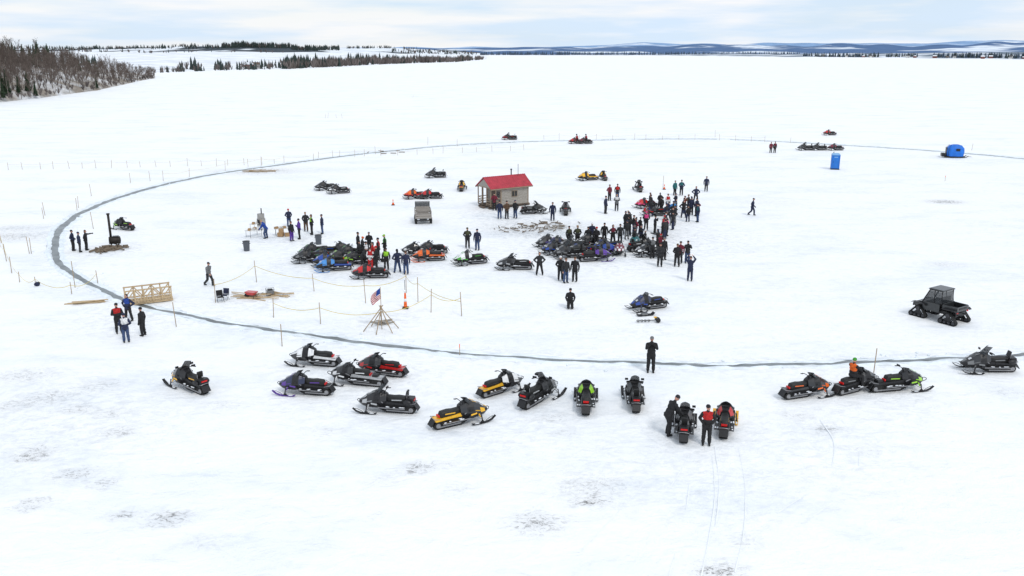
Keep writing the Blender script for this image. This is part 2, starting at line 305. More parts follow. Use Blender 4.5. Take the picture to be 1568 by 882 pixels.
SL={k:sled(k) for k in('sport','tour','mtn','old')}
def S(px,py,hd,kind,c1,c2='black',ski='black',tun='black'):
    x,y=G(px,py); pb=lambda c: paint(c) if c!='black' else M_blk
    put('snowmobile',SL[kind],x,y,.0,hd+U(-3,3),U(.97,1.04),{0:paint(c1),1:paint(c2),9:pb(ski),10:pb(tun)})
for a in [
 (483,558,168,'sport','white','char','black','white'),(585,573,160,'sport','char','red','black','red'),(543,587,165,'mtn','char','white','black','silver'),(469,602,172,'sport','navy','purple','purple'),
 (291,594,140,'tour','black','yellow'),(593,629,172,'tour','black','silver'),(704,648,33,'sport','char','yellow','black','yellow'),(767,600,38,'sport','white','char','black','yellow'),
 (826,613,52,'tour','char','silver'),(897,620,84,'sport','lime','black'),(971,616,88,'tour','char','grey'),(1047,660,78,'tour','grey','white'),
 (1109,655,76,'sport','red','yellow','yellow','black'),(1233,606,22,'sport','char','orange','black','char'),(1310,598,28,'sport','char','grey'),(1376,596,12,'mtn','black','lime','black','black'),
 (1510,568,178,'tour','char','grey'),
 (993,473,202,'sport','navy','blue'),(789,412,172,'old','char','silver'),(721,404,195,'sport','white','green'),(657,399,190,'sport','orange','char','orange','orange'),(662,388,190,'sport','black','char'),
 (568,425,180,'sport','red','char'),(640,391,170,'sport','black','white'),
 (484,392,200,'sport','black','green'),(500,399,195,'sport','navy','green'),(512,414,190,'sport','lblue','black','lblue','blue'),(527,401,200,'sport','char','lime'),(476,401,195,'tour','char','grey'),(540,394,190,'sport','black','green'),(506,407,195,'sport','blue','black'),
 (516,391,20,'sport','char','blue'),(548,404,190,'mtn','char','lime'),
 (858,380,190,'sport','navy','purple'),(852,388,200,'sport','char','blue'),(878,384,190,'tour','black','char'),(905,377,190,'sport','char','white'),(911,399,15,'sport','purple','char','purple'),(922,390,20,'sport','blue','purple'),
 (948,388,265,'sport','maroon','white'),(893,391,190,'sport','black','blue'),(872,394,195,'tour','char','grey'),(930,384,200,'sport','char','blue'),(843,378,200,'sport','char','grey'),(973,377,260,'sport','teal','char'),(996,392,185,'sport','char','white'),(983,383,30,'tour','char','white'),
 (989,318,200,'sport','red','pink'),(1003,330,190,'sport','char','red'),
 (500,291,195,'sport','char','grey'),(519,296,195,'sport','black','white'),(667,272,185,'tour','char','grey'),(637,304,190,'sport','orange','red','black','red'),(660,304,185,'sport','red','char'),
 (707,291,88,'sport','yellow','char','black','yellow'),(818,327,15,'tour','char','silver'),(866,326,86,'mtn','grey','green'),(900,276,200,'sport','yellow','char','black','yellow'),(924,275,95,'sport','yellow','char'),
 (978,292,92,'tour','white','char'),(780,214,182,'tour','char','red'),(882,220,185,'sport','red','char'),(896,220,185,'sport','maroon','char'),(1270,207,180,'sport','red','char'),
 (1233,230,185,'tour','char','grey'),(1253,230,182,'tour','black','grey'),(1279,230,180,'sport','maroon','char'),(190,351,150,'sport','black','lime')]: S(*a)
# ---------------------------------------------------------------- people
def person(nm,pel=(0,.93),lean=0,legs=None,arms=None,hp=0,hat='beanie',hyaw=0):
    pr=[]
    J,P_,B,SKN,HT,GV,EY,AC=range(8)
    V=Vector; px,pz=pel
    Tm=Matrix.Translation((px,0,pz))@Matrix.Rotation(rad(lean),4,'Y')
    def t(x,y,z): return Tm@V((x,y,z))
    cap=lambda a,b,ra,rb,l: pr.append(('c',V(a),V(b),ra,rb,l))
    def ell(c,r,l,M=None): pr.append(('e',V(c),V(r),M,0,l))
    R3=Tm.to_3x3()
    ell(t(0,0,.35),(.158,.212,.22),AC,R3); ell(t(.012,0,.14),(.16,.2,.2),J,R3); ell(t(0,0,-.03),(.165,.205,.14),J,R3)
    cap(t(0,-.155,.49),t(0,.155,.49),.088,.088,AC); cap(t(0,-.06,.53),t(0,.06,.53),.075,.075,AC)
    cap(t(0,0,.54),t(.012,0,.63),.07,.062,J); cap(t(0.01,0,.6),t(.015,0,.68),.052,.052,SKN)
    Hm=Matrix.Translation(t(.02,0,.655))@(R3@Matrix.Rotation(rad(hyaw),3,'Z')@Matrix.Rotation(rad(hp),3,'Y')).to_4x4(); H3=Hm.to_3x3()
    h=lambda x,y,z: Hm@V((x,y,z))
    ell(h(0,0,.105),(.1,.082,.12),SKN,H3); ell(h(.045,0,.04),(.05,.05,.038),SKN,H3)
    cap(h(.095,0,.11),h(.113,0,.085),.010,.015,SKN)
    for s in(-1,1): ell(h(0,s*.085,.1),(.018,.012,.03),SKN,H3); ell(h(.088,s*.033,.118),(.014,.016,.011),EY,H3)
    ell(h(.091,0,.052),(.012,.026,.007),EY,H3)
    if hat=='beanie': ell(h(-.012,0,.155),(.113,.1,.09),HT,H3)
    elif hat=='cap': ell(h(-.015,0,.155),(.107,.095,.077),HT,H3); ell(h(.1,0,.15),(.075,.06,.012),HT,H3)
    elif hat=='hair': ell(h(-.022,0,.14),(.103,.097,.1),HT,H3); ell(h(-.06,0,.04),(.055,.09,.11),HT,H3)
    else: ell(h(-.005,0,.125),(.145,.125,.14),HT,H3); ell(h(.08,0,.04),(.07,.08,.05),HT,H3); ell(h(.11,0,.12),(.04,.085,.05),EY,H3)
    legs=legs or [((.03,.115,.5),(-.01,.13,.1)),((.02,-.115,.5),(-.02,-.13,.1))]
    for i,(kn,an) in enumerate(legs):
        s=1 if i==0 else -1; hp_=t(0,s*.098,-.02)
        cap(hp_,kn,.118,.088,P_); cap(kn,V(an)+V((0,0,.05)),.09,.078,P_)
        d=V(kn)-V(an); fw=V((1,0,0)) if d.z>.15 else V((-.3,0,-.95)).normalized()
        a=V(an); cap(a,a+V((0,0,.09)),.066,.074,B); cap(a+fw*-.035-V((0,0,.045)),a+fw*.15-V((0,0,.052)),.052,.044,B)
    for i,(el,wr) in enumerate(arms):
        s=1 if i==0 else -1; sh=t(0,s*.2,.475); el=V(el); wr=V(wr)
        cap(sh,el,.084,.066,J); cap(el,wr,.067,.05,J)
        d=(wr-el).normalized()
        nrm=V((0,-s,0)); nrm=(nrm-d*nrm.dot(d)).normalized(); side=nrm.cross(d).normalized()
        pc=wr+d*.06; M3=Matrix((d,side,nrm)).transposed(); ell(pc,(.057,.046,.026),GV,M3)
        for k in range(4):
            o=side*(-.035+.0235*k); L=[.04,.047,.044,.034][k]
            a=pc+d*.04+o; b_=a+d*L+nrm*.008; c=b_+d*L*.5+nrm*.03
            cap(a,b_,.0125,.012,GV); cap(b_,c,.012,.011,GV)
        sg=1 if side.x>=0 else -1
        a=pc-d*.02+side*sg*.035; b_=a+side*sg*.028+d*.035+nrm*.012; cap(a,b_,.015,.0135,GV); cap(b_,b_+d*.03+nrm*.008,.0135,.012,GV)
    b=MB()
    for q in pr:
        if q[0]=='c':
            _,a,c,ra,rb,l=q; ax=(c-a); L=ax.length; ax=ax/L if L>1e-6 else V((0,0,1)); ps=[];rs=[]
            for k in range(4): an=math.pi/2*(1-k/4); ps.append(a-ax*ra*math.sin(an)); rs.append(max(ra*math.cos(an),.001))
            ps.append(a); rs.append(ra); ps.append(c); rs.append(rb)
            for k in range(1,5): an=math.pi/2*k/4; ps.append(c+ax*rb*math.sin(an)); rs.append(max(rb*math.cos(an),.001))
            up=V((0,0,1)) if abs(ax.z)<.9 else V((1,0,0)); e=ax.cross(up).normalized(); g=ax.cross(e)
            b.loft([[p+(e*math.cos(w)+g*math.sin(w))*r for w in [2*math.pi*m/12 for m in range(12)]] for p,r in zip(ps,rs)],0)
        else:
            _,c,r,M,_,l=q; MM=Matrix.Translation(c)@((M or Matrix.Identity(3)).to_4x4()); b.ell((0,0,0),r,0,14,10,M=MM)
    me=b.mesh('p',[M_skin])
    me=bake(me,[('REMESH',dict(mode='VOXEL',voxel_size=.0125)),('SMOOTH',dict(factor=.5,iterations=2))])
    n=len(me.polygons); cc=np.empty(n*3); me.polygons.foreach_get('center',cc); cc=cc.reshape(-1,3); best=np.full(n,9.); lab=np.zeros(n,int)
    for q in pr:
        if q[0]=='c':
            a=np.array(q[1]);c=np.array(q[2]);ax=c-a; u=np.clip(((cc-a)@ax)/(ax@ax+1e-9),0,1); dd=np.linalg.norm(cc-(a+u[:,None]*ax),axis=1)-(q[3]+(q[4]-q[3])*u)
        else:
            M=np.array(q[3] or Matrix.Identity(3)); loc=(cc-np.array(q[1]))@M; r=np.array(q[2]); kk=np.linalg.norm(loc/r,axis=1); dd=(kk-1)*np.linalg.norm(loc,axis=1)/np.maximum(kk,1e-6)
        if q[5] in(EY,): dd=dd-.004
        w=dd<best; best[w]=dd[w]; lab[w]=q[5]
    nv=len(me.vertices); vc=np.empty(nv*3); me.vertices.foreach_get('co',vc); vc=vc.reshape(-1,3); nn=np.empty(nv*3); me.vertices.foreach_get('normal',nn); nn=nn.reshape(-1,3)
    neck=pz+.55 if lean<20 else 9
    dz=np.array([mnoise.noise(Vector((p[0]*9,p[1]*9,p[2]*17)))*.018 if p[2]<neck and .12<p[2] and abs(p[1])<.24 else 0. for p in vc])
    me.vertices.foreach_set('co',(vc+nn*dz[:,None]).ravel()); 
    me.materials.clear()
    for q in (cloth('black'),cloth('black'),M_rub,M_skin,cloth('black'),cloth('black'),M_eye,cloth('black')): me.materials.append(q)
    me.polygons.foreach_set('material_index',lab.astype('i')); me.polygons.foreach_set('use_smooth',[True]*n); me.name='person_'+nm; me.update(); return me
dn=[((-.03,.29,1.14),(.04,.29,.89)),((-.03,-.29,1.14),(.04,-.29,.89))]
PM={'stand':person('stand',arms=dn),
 'cap':person('cap',arms=[((-.04,.3,1.15),(.08,.27,.92)),((-.07,-.29,1.16),(.14,-.14,1.06))],hat='cap',hp=12,legs=[((.05,.13,.5),(.02,.17,.1)),((.0,-.12,.5),(-.04,-.14,.1))]),
 'pocket':person('pocket',arms=[((-.07,.32,1.17),(.13,.19,1.03)),((-.07,-.32,1.17),(.13,-.19,1.03))],hat='beanie',hyaw=25),
 'photo':person('photo',arms=[((.17,.25,1.26),(.25,.08,1.5)),((.17,-.25,1.26),(.25,-.08,1.5))],hat='cap'),
 'raise':person('raise',arms=[((.05,.33,1.62),(.1,.16,1.85)),((.05,-.33,1.62),(.1,-.16,1.85))],hat='beanie',hp=-8),
 'walk':person('walk',lean=5,arms=[((-.12,.28,1.17),(-.08,.29,.93)),((.1,-.28,1.17),(.25,-.24,1.0))],legs=[((.2,.1,.53),(.22,.1,.12)),((-.05,-.1,.5),(-.34,-.1,.16))],hat='cap'),
 'hips':person('hips',arms=[((-.1,.42,1.17),(.06,.24,1.02)),((-.1,-.42,1.17),(.06,-.24,1.02))],hat='hair',legs=[((.02,.17,.5),(0,.24,.1)),((.02,-.16,.5),(0,-.22,.1))]),
 'cross':person('cross',arms=[((.05,.29,1.17),(.22,-.02,1.2)),((.05,-.29,1.17),(.2,.05,1.15))],hat='beanie',hyaw=-20),
 'point':person('point',arms=[((.2,.28,1.38),(.45,.3,1.42)),((-.05,-.29,1.15),(.05,-.29,.9))],hat='hair',lean=3),
 'lean':person('lean',lean=28,pel=(-.08,.92),arms=[((.32,.24,1.05),(.46,.16,.86)),((.32,-.24,1.05),(.48,-.14,.9))],hat='beanie',hp=10,legs=[((.08,.13,.5),(.0,.14,.1)),((-.05,-.12,.5),(-.1,-.14,.1))]),
 'kneel':person('kneel',pel=(-.1,.5),lean=6,arms=[((.02,.29,.74),(.16,.22,.56)),((.02,-.29,.74),(.16,-.22,.56))],legs=[((.2,.13,.1),(-.22,.13,.09)),((.2,-.13,.1),(-.22,-.13,.09))],hat='beanie'),
 'ride':person('ride',pel=(-.3,.93),lean=14,arms=[((-.0,.34,1.24),(-.04,.37,1.08)),((-.0,-.34,1.24),(-.04,-.37,1.08))],legs=[((.1,.26,.86),(.08,.33,.45)),((.1,-.26,.86),(.08,-.33,.45))],hat='helmet'),
 'rideb':person('rideb',pel=(-.35,.93),lean=2,arms=[((-.1,.3,1.2),(.02,.2,1.0)),((-.1,-.3,1.2),(.02,-.2,1.0))],legs=[((.05,.26,.86),(.03,.33,.45)),((.05,-.26,.86),(.03,-.33,.45))],hat='beanie')}
def Pn(px,py,fc,pose,jk,pt='black',hat='black',acc=None,s=None,z=0,glove='black'):
    x,y=G(px,py); s=s or U(.97,1.06)
    put('person',PM[pose],x,y,z,fc,s,{0:cloth(jk),1:cloth(pt),4:cloth(hat),5:(M_skin if glove=='skin' else cloth(glove)),7:cloth(acc or jk)})
PL=[(996,570,-95,'photo','black','black','grey',None,1.12),(1024,666,20,'lean','black','black','char',None,1.1),(1081,681,-100,'pocket','black','black','black','red',1.04),
 (183,510,-60,'cross','black','black','black','red'),(194,524,120,'pocket','navy','jeans','navy','white'),(198,491,-100,'hips','navy','black','black','blue'),(220,514,170,'stand','black','black','black'),
 (113,384,10,'pocket','navy','black','black'),(123,386,30,'stand','navy','char','navy'),(133,383,10,'point','black','black','brown'),
 (321,438,-20,'walk','grey','char','black',None,None,0,'skin'),(407,365,180,'lean','blue','jeans','tan'),(443,347,-60,'pocket','navy','jeans','red'),(447,369,-30,'stand','black','purple','brown'),(459,366,200,'cross','purple','black','black'),(478,359,200,'hips','black','black','brown','lime'),(494,358,190,'stand','navy','jeans','black'),(469,354,-90,'pocket','char','brown','tan'),
 (549,388,0,'stand','black','black','black'),(556,394,20,'cap','char','black','orange'),(561,402,-30,'pocket','black','black','black','white'),(566,386,-90,'cross','black','char','grey'),(572,406,200,'hips','red','black','black'),(580,398,180,'stand','black','black','black','red'),(590,393,190,'cap','black','black','lime','green'),(592,413,100,'stand','black','black','black','lime'),(609,417,120,'hips','navy','jeans','black'),(622,420,100,'stand','navy','jeans','brown'),(557,411,-20,'lean','char','black','white'),(568,413,-100,'pocket','white','red','black','red'),
 (577,413,190,'cross','black','black','red'),(551,401,-20,'stand','char','black','black'),
 (716,380,-80,'pocket','black','char','olive','olive'),(731,383,-110,'stand','navy','jeans','navy'),(757,322,-90,'cross','maroon','black','black'),(765,335,-90,'stand','navy','jeans','black'),(776,335,-60,'pocket','brown','char','black'),(789,334,-120,'cap','black','jeans','navy'),(846,338,-90,'stand','navy','navy','brown'),
 (826,421,-85,'hips','char','black','black'),(858,429,-90,'pocket','black','char','white'),(866,433,-60,'stand','char','jeans','brown',None,None,0,'skin'),(880,431,-110,'stand','black','black','brown'),
 (873,472,-90,'kneel','black','black','black'),(1056,430,-100,'raise','navy','navy','brown',None,None,0,'skin'),
 (927,327,-30,'stand','navy','char','black'),(933,307,-60,'pocket','maroon','black','black'),(945,306,-90,'stand','black','jeans','black','red'),(944,323,-90,'cross','grey','char','tan','white'),
 (1081,293,-100,'stand','navy','char','brown'),(1065,310,-90,'hips','navy','black','black'),(1033,299,-60,'stand','teal','black','brown'),(1043,299,-110,'pocket','navy','char','black','teal'),
 (1010,408,-90,'cross','char','black','black'),(1016,398,-60,'stand','black','black','grey'),(1036,408,-100,'cap','black','black','brown'),(1041,403,-120,'stand','maroon','black','black'),(1052,403,-90,'photo','char','jeans','black'),
 (1151,330,-20,'walk','navy','navy','black'),(1180,234,-90,'stand','maroon','black','black'),(1186,234,-80,'stand','black','black','black','maroon'),
 (871,376,-60,'stand','black','black','black','olive'),(884,377,-80,'pocket','char','black','tan','olive'),(900,377,-90,'stand','black','black','black'),(913,379,-110,'cross','black','char','red'),(938,375,-60,'hips','black','black','black','maroon'),(949,373,-90,'stand','char','black','black'),(906,372,-90,'cap','navy','black','white'),(925,372,-90,'stand','black','black','char'),
 (1068,340,190,'stand','navy','jeans','black','teal'),(1066,331,200,'pocket','navy','black','black'),(989,352,-90,'pocket','black','black','pink','pink'),(1018,360,-90,'cross','pink','black','black'),(1022,322,-80,'stand','white','jeans','brown','red'),(1030,335,-90,'cap','lblue','char','navy')]
for a in PL: Pn(*a)
cols=['black']*12+['navy','char','navy','char','brown','red','maroon','white','grey','navy','black','char']
poses=['stand','cap','pocket','hips','cross','point','photo','stand']
done=[]
for (x0,x1,y0,y1,nn) in [(985,1040,318,348,12),(1000,1038,345,366,9),(955,1000,345,372,9),(985,1012,372,396,4),(1040,1068,316,340,8),(966,984,366,388,3)]:
    k=0
    while k<nn:
        x,y=U(x0,x1),U(y0,y1); g=G(x,y)
        if any((g[0]-q[0])**2+(g[1]-q[1])**2<.4 for q in done): 
            if rnd.random()<.97: continue
        done.append(g); k+=1
        Pn(x,y,U(-180,180),rnd.choice(poses),rnd.choice(cols),rnd.choice(['black','black','char','jeans','navy','grey']),rnd.choice(cols+['brown','tan']),rnd.choice([None,None,None]+cols),U(.88,1.04))
def rider(px,py,hd,jk,acc,pose='ride',hat='black'):
    Pn(px,py,hd,pose,jk,'black',hat,acc,1.0)
rider(1310,598,28,'black','orange','rideb','green'); rider(882,220,185,'red','black'); rider(896,220,185,'maroon','red')
# ---------------------------------------------------------------- cabin
def cabin():
    b=MB(); W,D,R_,DK,PI,GLS,TR=range(7)
    L0,L1,dp,hw=-1.2,2.9,3.2,2.15
    for s in(-1,1): b.box((.3,s*1.2,.1),(6.2,.2,.2),D)
    b.box((.25,0,.26),(5.7,dp,.1),D)
    z=.33; i=0
    while z<hw+.2:
        e=(i%2)*.012
        b.box(((L0+L1)/2,-dp/2-e,z+.085),(L1-L0-.1,.05,.158),W); b.box(((L0+L1)/2,dp/2+e,z+.085),(L1-L0-.1,.05,.158),W)
        b.box((L1+e,0,z+.085),(.05,dp-.12,.158),W); b.box((L0-e,0,z+.085),(.05,dp-.12,.158),W); z+=.172; i+=1
    b.box(((L0+L1)/2,0,1.3),(L1-L0-.1,dp-.1,2.),DK)
    for x in(L0,L1):
        for s in(-1,1): b.box((x,s*dp/2,1.33),(.13,.13,2.1),TR)
    rh=.95; ez=hw+.2
    for x in(L0,L1): b.prism([(-dp/2,0),(dp/2,0),(0,rh-.05)],0,.06,W,M=Matrix.Translation((x-.03,0,ez))@Matrix.Rotation(rad(90),4,'Z'))
    sl=math.hypot(dp/2+.35,rh); an=math.degrees(math.atan2(rh,dp/2))
    for s in(-1,1):
        cy=s*(dp/4+.13); cz=ez+rh/2-.03; b.box((.3,cy,cz),(6.3,sl*1.02,.05),R_,rx=-s*an)
        for k in range(22): b.box((-2.8+k*.295,cy,cz+.035),(.035,sl*1.015,.035),R_,rx=-s*an)
        b.box((.3,s*(dp/2+.33),ez-.17),(6.3,.03,.12),TR)
    b.box((.3,0,ez+rh+.03),(6.35,.2,.05),R_)
    b.prism([(-dp/2+.1,0),(dp/2-.1,0),(0,rh-.15)],0,.05,W,M=Matrix.Translation((-2.7,0,ez))@Matrix.Rotation(rad(90),4,'Z'))
    for x in(-2.65,-1.95):
        for s in(-1,1): b.box((x,s*(dp/2-.08),1.33),(.11,.11,2.06),TR)
    b.box((-2.65,.55,1.33),(.1,.1,2.06),TR); b.box((-2.65,-.55,1.33),(.1,.1,2.06),TR)
    for s in(-1,1):
        for zz_ in(.55,.8,1.1): b.box((-1.95,s*(dp/2-.02),zz_),(1.5,.04,.08),TR)
    for a,c in((-1.45,-.6),(.6,1.45)):
        for zz_ in(.55,.8,1.1): b.box((-2.71,(a+c)/2,zz_),(.04,abs(c-a),.08),TR)
    b.box((-2.65,0,ez-.05),(.12,dp,.14),TR)
    b.box((L0-.045,.1,1.25),(.04,.85,1.85),D); b.box((L0-.07,.4,1.2),(.03,.05,.12),TR)
    b.box((L0-.045,-1.05,1.5),(.04,.6,.6),GLS)
    b.box((.8,-dp/2-.04,1.5),(.75,.04,.6),GLS); 
    for q in((.8,1.83,.87,.06),(.8,1.17,.87,.06)): b.box((q[0],-dp/2-.07,q[1]),(q[2],.04,q[3]),TR)
    for x in(.39,1.21,.8): b.box((x,-dp/2-.068,1.5),(.05,.035,.6),TR)
    b.tube([(1.7,.5,ez+.3),(1.7,.5,ez+1.5)],.08,7,8); b.tube([(1.7,.5,ez+1.5),(1.7,.5,ez+1.62)],.13,7,8)
    b.box((-2.95,0,.13),(.4,1.1,.12),D)
    b.tube([(2.3,-.2,ez+.7),(2.3,-.2,ez+2.2)],.03,7)
    return b.mesh('cabin',[M_old,woodmat('dark_wood',(.08,.06,.045),(.16,.12,.09)),mat('red_metal_roof',(.42,.04,.06),.45,.18,2,metal=.1),mat('cabin_interior',(.02,.018,.016)),M_pine,M_gls,woodmat('trim_wood',(.2,.15,.1),(.34,.26,.19)),M_dmet],bevel=.006)
x,y=G(769,315); put('wooden_cabin',cabin(),x,y,0,33,(.87,.87,1.0))
# ---------------------------------------------------------------- utv with tracks
def utv():
    b=MB(); BD,BK,GLS,HLi,TLi,RB,ME=range(7)
    for sx in(-1.05,1.0):
        for s in(-1,1):
            y0,y1=s*.6,s*.92
            pts=[]
            for cx,cz,r,a0,a1 in((-.42,.15,.15,130,270),(.42,.15,.15,270,410),(0,.6,.17,40,140)):
                for i in range(6): a=rad(a0+(a1-a0)*i/5); pts.append((sx+cx+r*math.cos(a),cz+r*math.sin(a)))
            for i in range(len(pts)):
                p=pts[i];q=pts[(i+1)%len(pts)];L=math.hypot(q[0]-p[0],q[1]-p[1]);k=max(1,int(L/.1)); a=math.degrees(math.atan2(q[1]-p[1],q[0]-p[0]))
                b.box(((p[0]+q[0])/2,(y0+y1)/2,(p[1]+q[1])/2),(L+.02,.3,.035),RB,ry=-a)
                for j in range(k): b.box((p[0]+(q[0]-p[0])*(j+.5)/k,(y0+y1)/2,p[1]+(q[1]-p[1])*(j+.5)/k),(.03,.31,.08),RB,ry=-a)
            for cx,cz,r in((-.42,.15,.11),(.42,.15,.11),(-.15,.11,.08),(.15,.11,.08),(0,.58,.14)): b.tube([(sx+cx,s*.62,cz),(sx+cx,s*.9,cz)],r,ME,12,smooth=False)
            b.prism([(sx-.42,.12),(sx+.42,.12),(sx+.05,.55),(sx-.05,.55)],s*.74,s*.78,BK)
            b.tube([(sx,s*.25,.55),(sx,s*.7,.55)],.06,ME)
            b.prism([(sx-.55,.86),(sx-.4,.99),(sx+.4,.99),(sx+.55,.86),(sx+.4,.94),(sx-.4,.94)],min(y0,y1),max(y0,y1),BK)
    b.box((0,0,.62),(2.8,1.1,.22),BK)
    b.loft([[(.75,-.68,.6),(.75,-.68,1.08),(.75,.68,1.08),(.75,.68,.6)],[(1.2,-.6,.6),(1.2,-.6,1.02),(1.2,.6,1.02),(1.2,.6,.6)],[(1.5,-.5,.62),(1.5,-.5,.88),(1.5,.5,.88),(1.5,.5,.62)]],BD)
    b.box((1.56,0,.68),(.06,1.0,.2),BK)
    for s in(-1,1): b.box((1.46,s*.38,.86),(.14,.2,.1),HLi,ry=20)
    for s in(-1,1):
        b.box((.2,s*.71,.85),(1.15,.05,.55),BD); b.box((.2,s*.715,1.12),(1.1,.03,.04),BK)
        b.tube([(.85,s*.68,1.05),(.45,s*.62,1.95),(-.4,s*.62,1.97),(-.45,s*.68,1.1)],.04,BK,8); b.tube([(.1,s*.63,1.96),(.05,s*.7,1.1)],.03,BK,8)
        b.add([(.78,s*.665,1.14),(.44,s*.62,1.9),(.12,s*.625,1.9),(.08,s*.68,1.14)],[(0,1,2,3)],GLS); b.add([(.02,s*.68,1.14),(.06,s*.625,1.9),(-.38,s*.62,1.9),(-.42,s*.67,1.14)],[(0,1,2,3)],GLS)
    b.add([(.84,-.64,1.08),(.84,.64,1.08),(.47,.58,1.92),(.47,-.58,1.92)],[(0,1,2,3)],GLS); b.add([(-.45,-.64,1.12),(-.45,.64,1.12),(-.41,.58,1.9),(-.41,-.58,1.9)],[(0,1,2,3)],GLS)
    b.box((.03,0,2.02),(1.05,1.36,.07),BD,tx=.9,ty=.92); b.box((.0,0,.95),(.5,1.15,.3),BK); b.box((-.25,0,1.25),(.14,1.15,.5),BK)
    b.tube([(.6,.3,1.05),(.42,.3,1.2)],.02,BK)
    b.box((-1.0,0,.86),(.95,1.3,.06),BK)
    for s in(-1,1): b.box((-1.0,s*.65,1.02),(.95,.05,.3),BD)
    b.box((-.55,0,1.04),(.06,1.28,.34),BD); b.box((-1.48,0,1.01),(.06,1.28,.28),BD); b.box((-1.52,0,1.03),(.03,.8,.1),BK)
    for s in(-1,1): b.box((-1.5,s*.58,.82),(.06,.14,.1),TLi)
    b.tube([(-1.3,-.4,.6),(-1.6,-.35,.62),(-1.6,.35,.62),(-1.3,.4,.6)],.03,BK)
    return b.mesh('utv',[mat('dark_grey_body',(.025,.028,.03),.35,.15,4,coat=.4),M_blk,M_gls,M_head,M_tail,M_rub,M_dmet],bevel=.012)
x,y=G(1437,487); put('tracked_utility_vehicle',utv(),x,y,0,123,.98)
# ---------------------------------------------------------------- portable toilet, ice tent
b=MB()
b.box((0,0,.07),(1.2,1.2,.14),1); b.box((0,0,1.1),(1.08,1.08,1.95),0)
for i in range(6):
    for s in(-1,1): b.box((-.42+.168*i,s*.55,1.1),(.07,.03,1.8),0)
    b.box((.55,-.42+.168*i,1.1),(.03,.07,1.8),0)
for sx in(-1,1):
    for s in(-1,1): b.box((sx*.53,s*.53,1.1),(.09,.09,1.97),0)
b.box((-.555,0,1.08),(.03,.8,1.75),0); b.box((-.575,.3,1.1),(.03,.06,.15),1); b.box((-.57,0,1.8),(.02,.5,.12),2)
b.loft([[(x*k,y*k,z) for x,y in((-.58,-.58),(.58,-.58),(.58,.58),(-.58,.58))] for k,z in((1,2.08),(1,2.16),(.85,2.26),(.5,2.33))],2)
b.tube([(.3,.3,2.2),(.3,.3,2.5)],.05,1)
x,y=G(1278,259); put('portable_toilet',b.mesh('toilet',[mat('blue_plastic',(.015,.16,.55),.4,.1,2),M_blk,mat('pale_blue_roof',(.2,.4,.65),.5,.1,2)],bevel=.01),x,y,0,75)
b=MB(); rings=[]
for z,k in((.25,1.),(.9,1.08),(1.5,1.02),(1.95,.72),(2.1,.3)):
    rings.append([(1.25*k*math.copysign(abs(math.cos(a))**.6,math.cos(a)),.95*k*math.copysign(abs(math.sin(a))**.6,math.sin(a)),z) for a in [2*math.pi*i/20 for i in range(20)]])
b.loft(rings,lambda i,j:0)
b.box((-1.32,0,.95),(.05,.7,1.3),1,ry=2); b.box((.2,-1.0,1.3),(.6,.05,.4),1)
for s in(-1,1):
    b.box((0,s*.6,.1),(3.4,.12,.08),1); b.tube([(1.65,s*.6,.1),(1.95,s*.6,.35)],.05,1)
    b.tube([(-1.15,s*.9,.25),(-1.2,s*.95,1.5),(-.8,s*.6,2.0)],.03,1)
b.box((-.1,0,.2),(3.1,1.5,.12),1); b.box((-1.75,0,.45),(.5,.9,.5),1); b.tube([(1.7,0,.25),(2.6,0,.15)],.03,1)
x,y=G(1461,241); put('ice_fishing_shelter',b.mesh('shelter',[mat('blue_tent_fabric',(.012,.15,.6),.6,.15,2,bump=.8,bscale=3),M_blk]),x,y,0,-12)
# ---------------------------------------------------------------- wagon
b=MB()
b.box((0,0,.62),(2.5,1.5,.1),0)
for s in(-1,1):
    for z in(.8,1.0,1.2): b.box((0,s*.76,z),(2.5,.04,.12),1)
    for x in(-1.2,-.4,.4,1.2): b.box((x,s*.79,.95),(.07,.06,.75),0)
for z in(.8,1.0,1.2): b.box((1.26,0,z),(.04,1.5,.12),1)
for z in(.72,.95): b.box((-1.29,0,z),(.04,1.5,.16),1)
for x in(-.75,.8):
    for s in(-1,1):
        b.tube([(x,s*.62,.32),(x,s*.86,.32)],.32,2,18,smooth=False); b.tube([(x,s*.86,.32),(x,s*.88,.32)],.15,3,12,smooth=False)
    b.tube([(x,-.8,.32),(x,.8,.32)],.05,3)
b.box((0,0,.47),(2.3,.7,.2),3); b.tube([(1.2,0,.45),(2.2,0,.35)],.05,3)
for i in range(3): b.box((.9-.75*i,0,.98),(.3,1.35,.06),1); b.box((1.03-.75*i,0,1.3),(.05,1.35,.25),1); b.box((.9-.75*i,0,.82),(.06,1.1,.28),0)
for s in(-1,1): b.tube([(1.2,s*.72,1.2),(1.2,s*.72,1.9)],.03,3)
b.tube([(1.2,-.72,1.9),(1.2,.72,1.9)],.03,3); b.box((1.2,0,1.6),(.03,1.4,.5),4)
x,y=G(648,340); put('wooden_wagon',b.mesh('wagon',[M_old,woodmat('grey_plank',(.2,.18,.16),(.4,.37,.34)),M_rub,M_dmet,M_gls],bevel=.006),x,y,0,98)
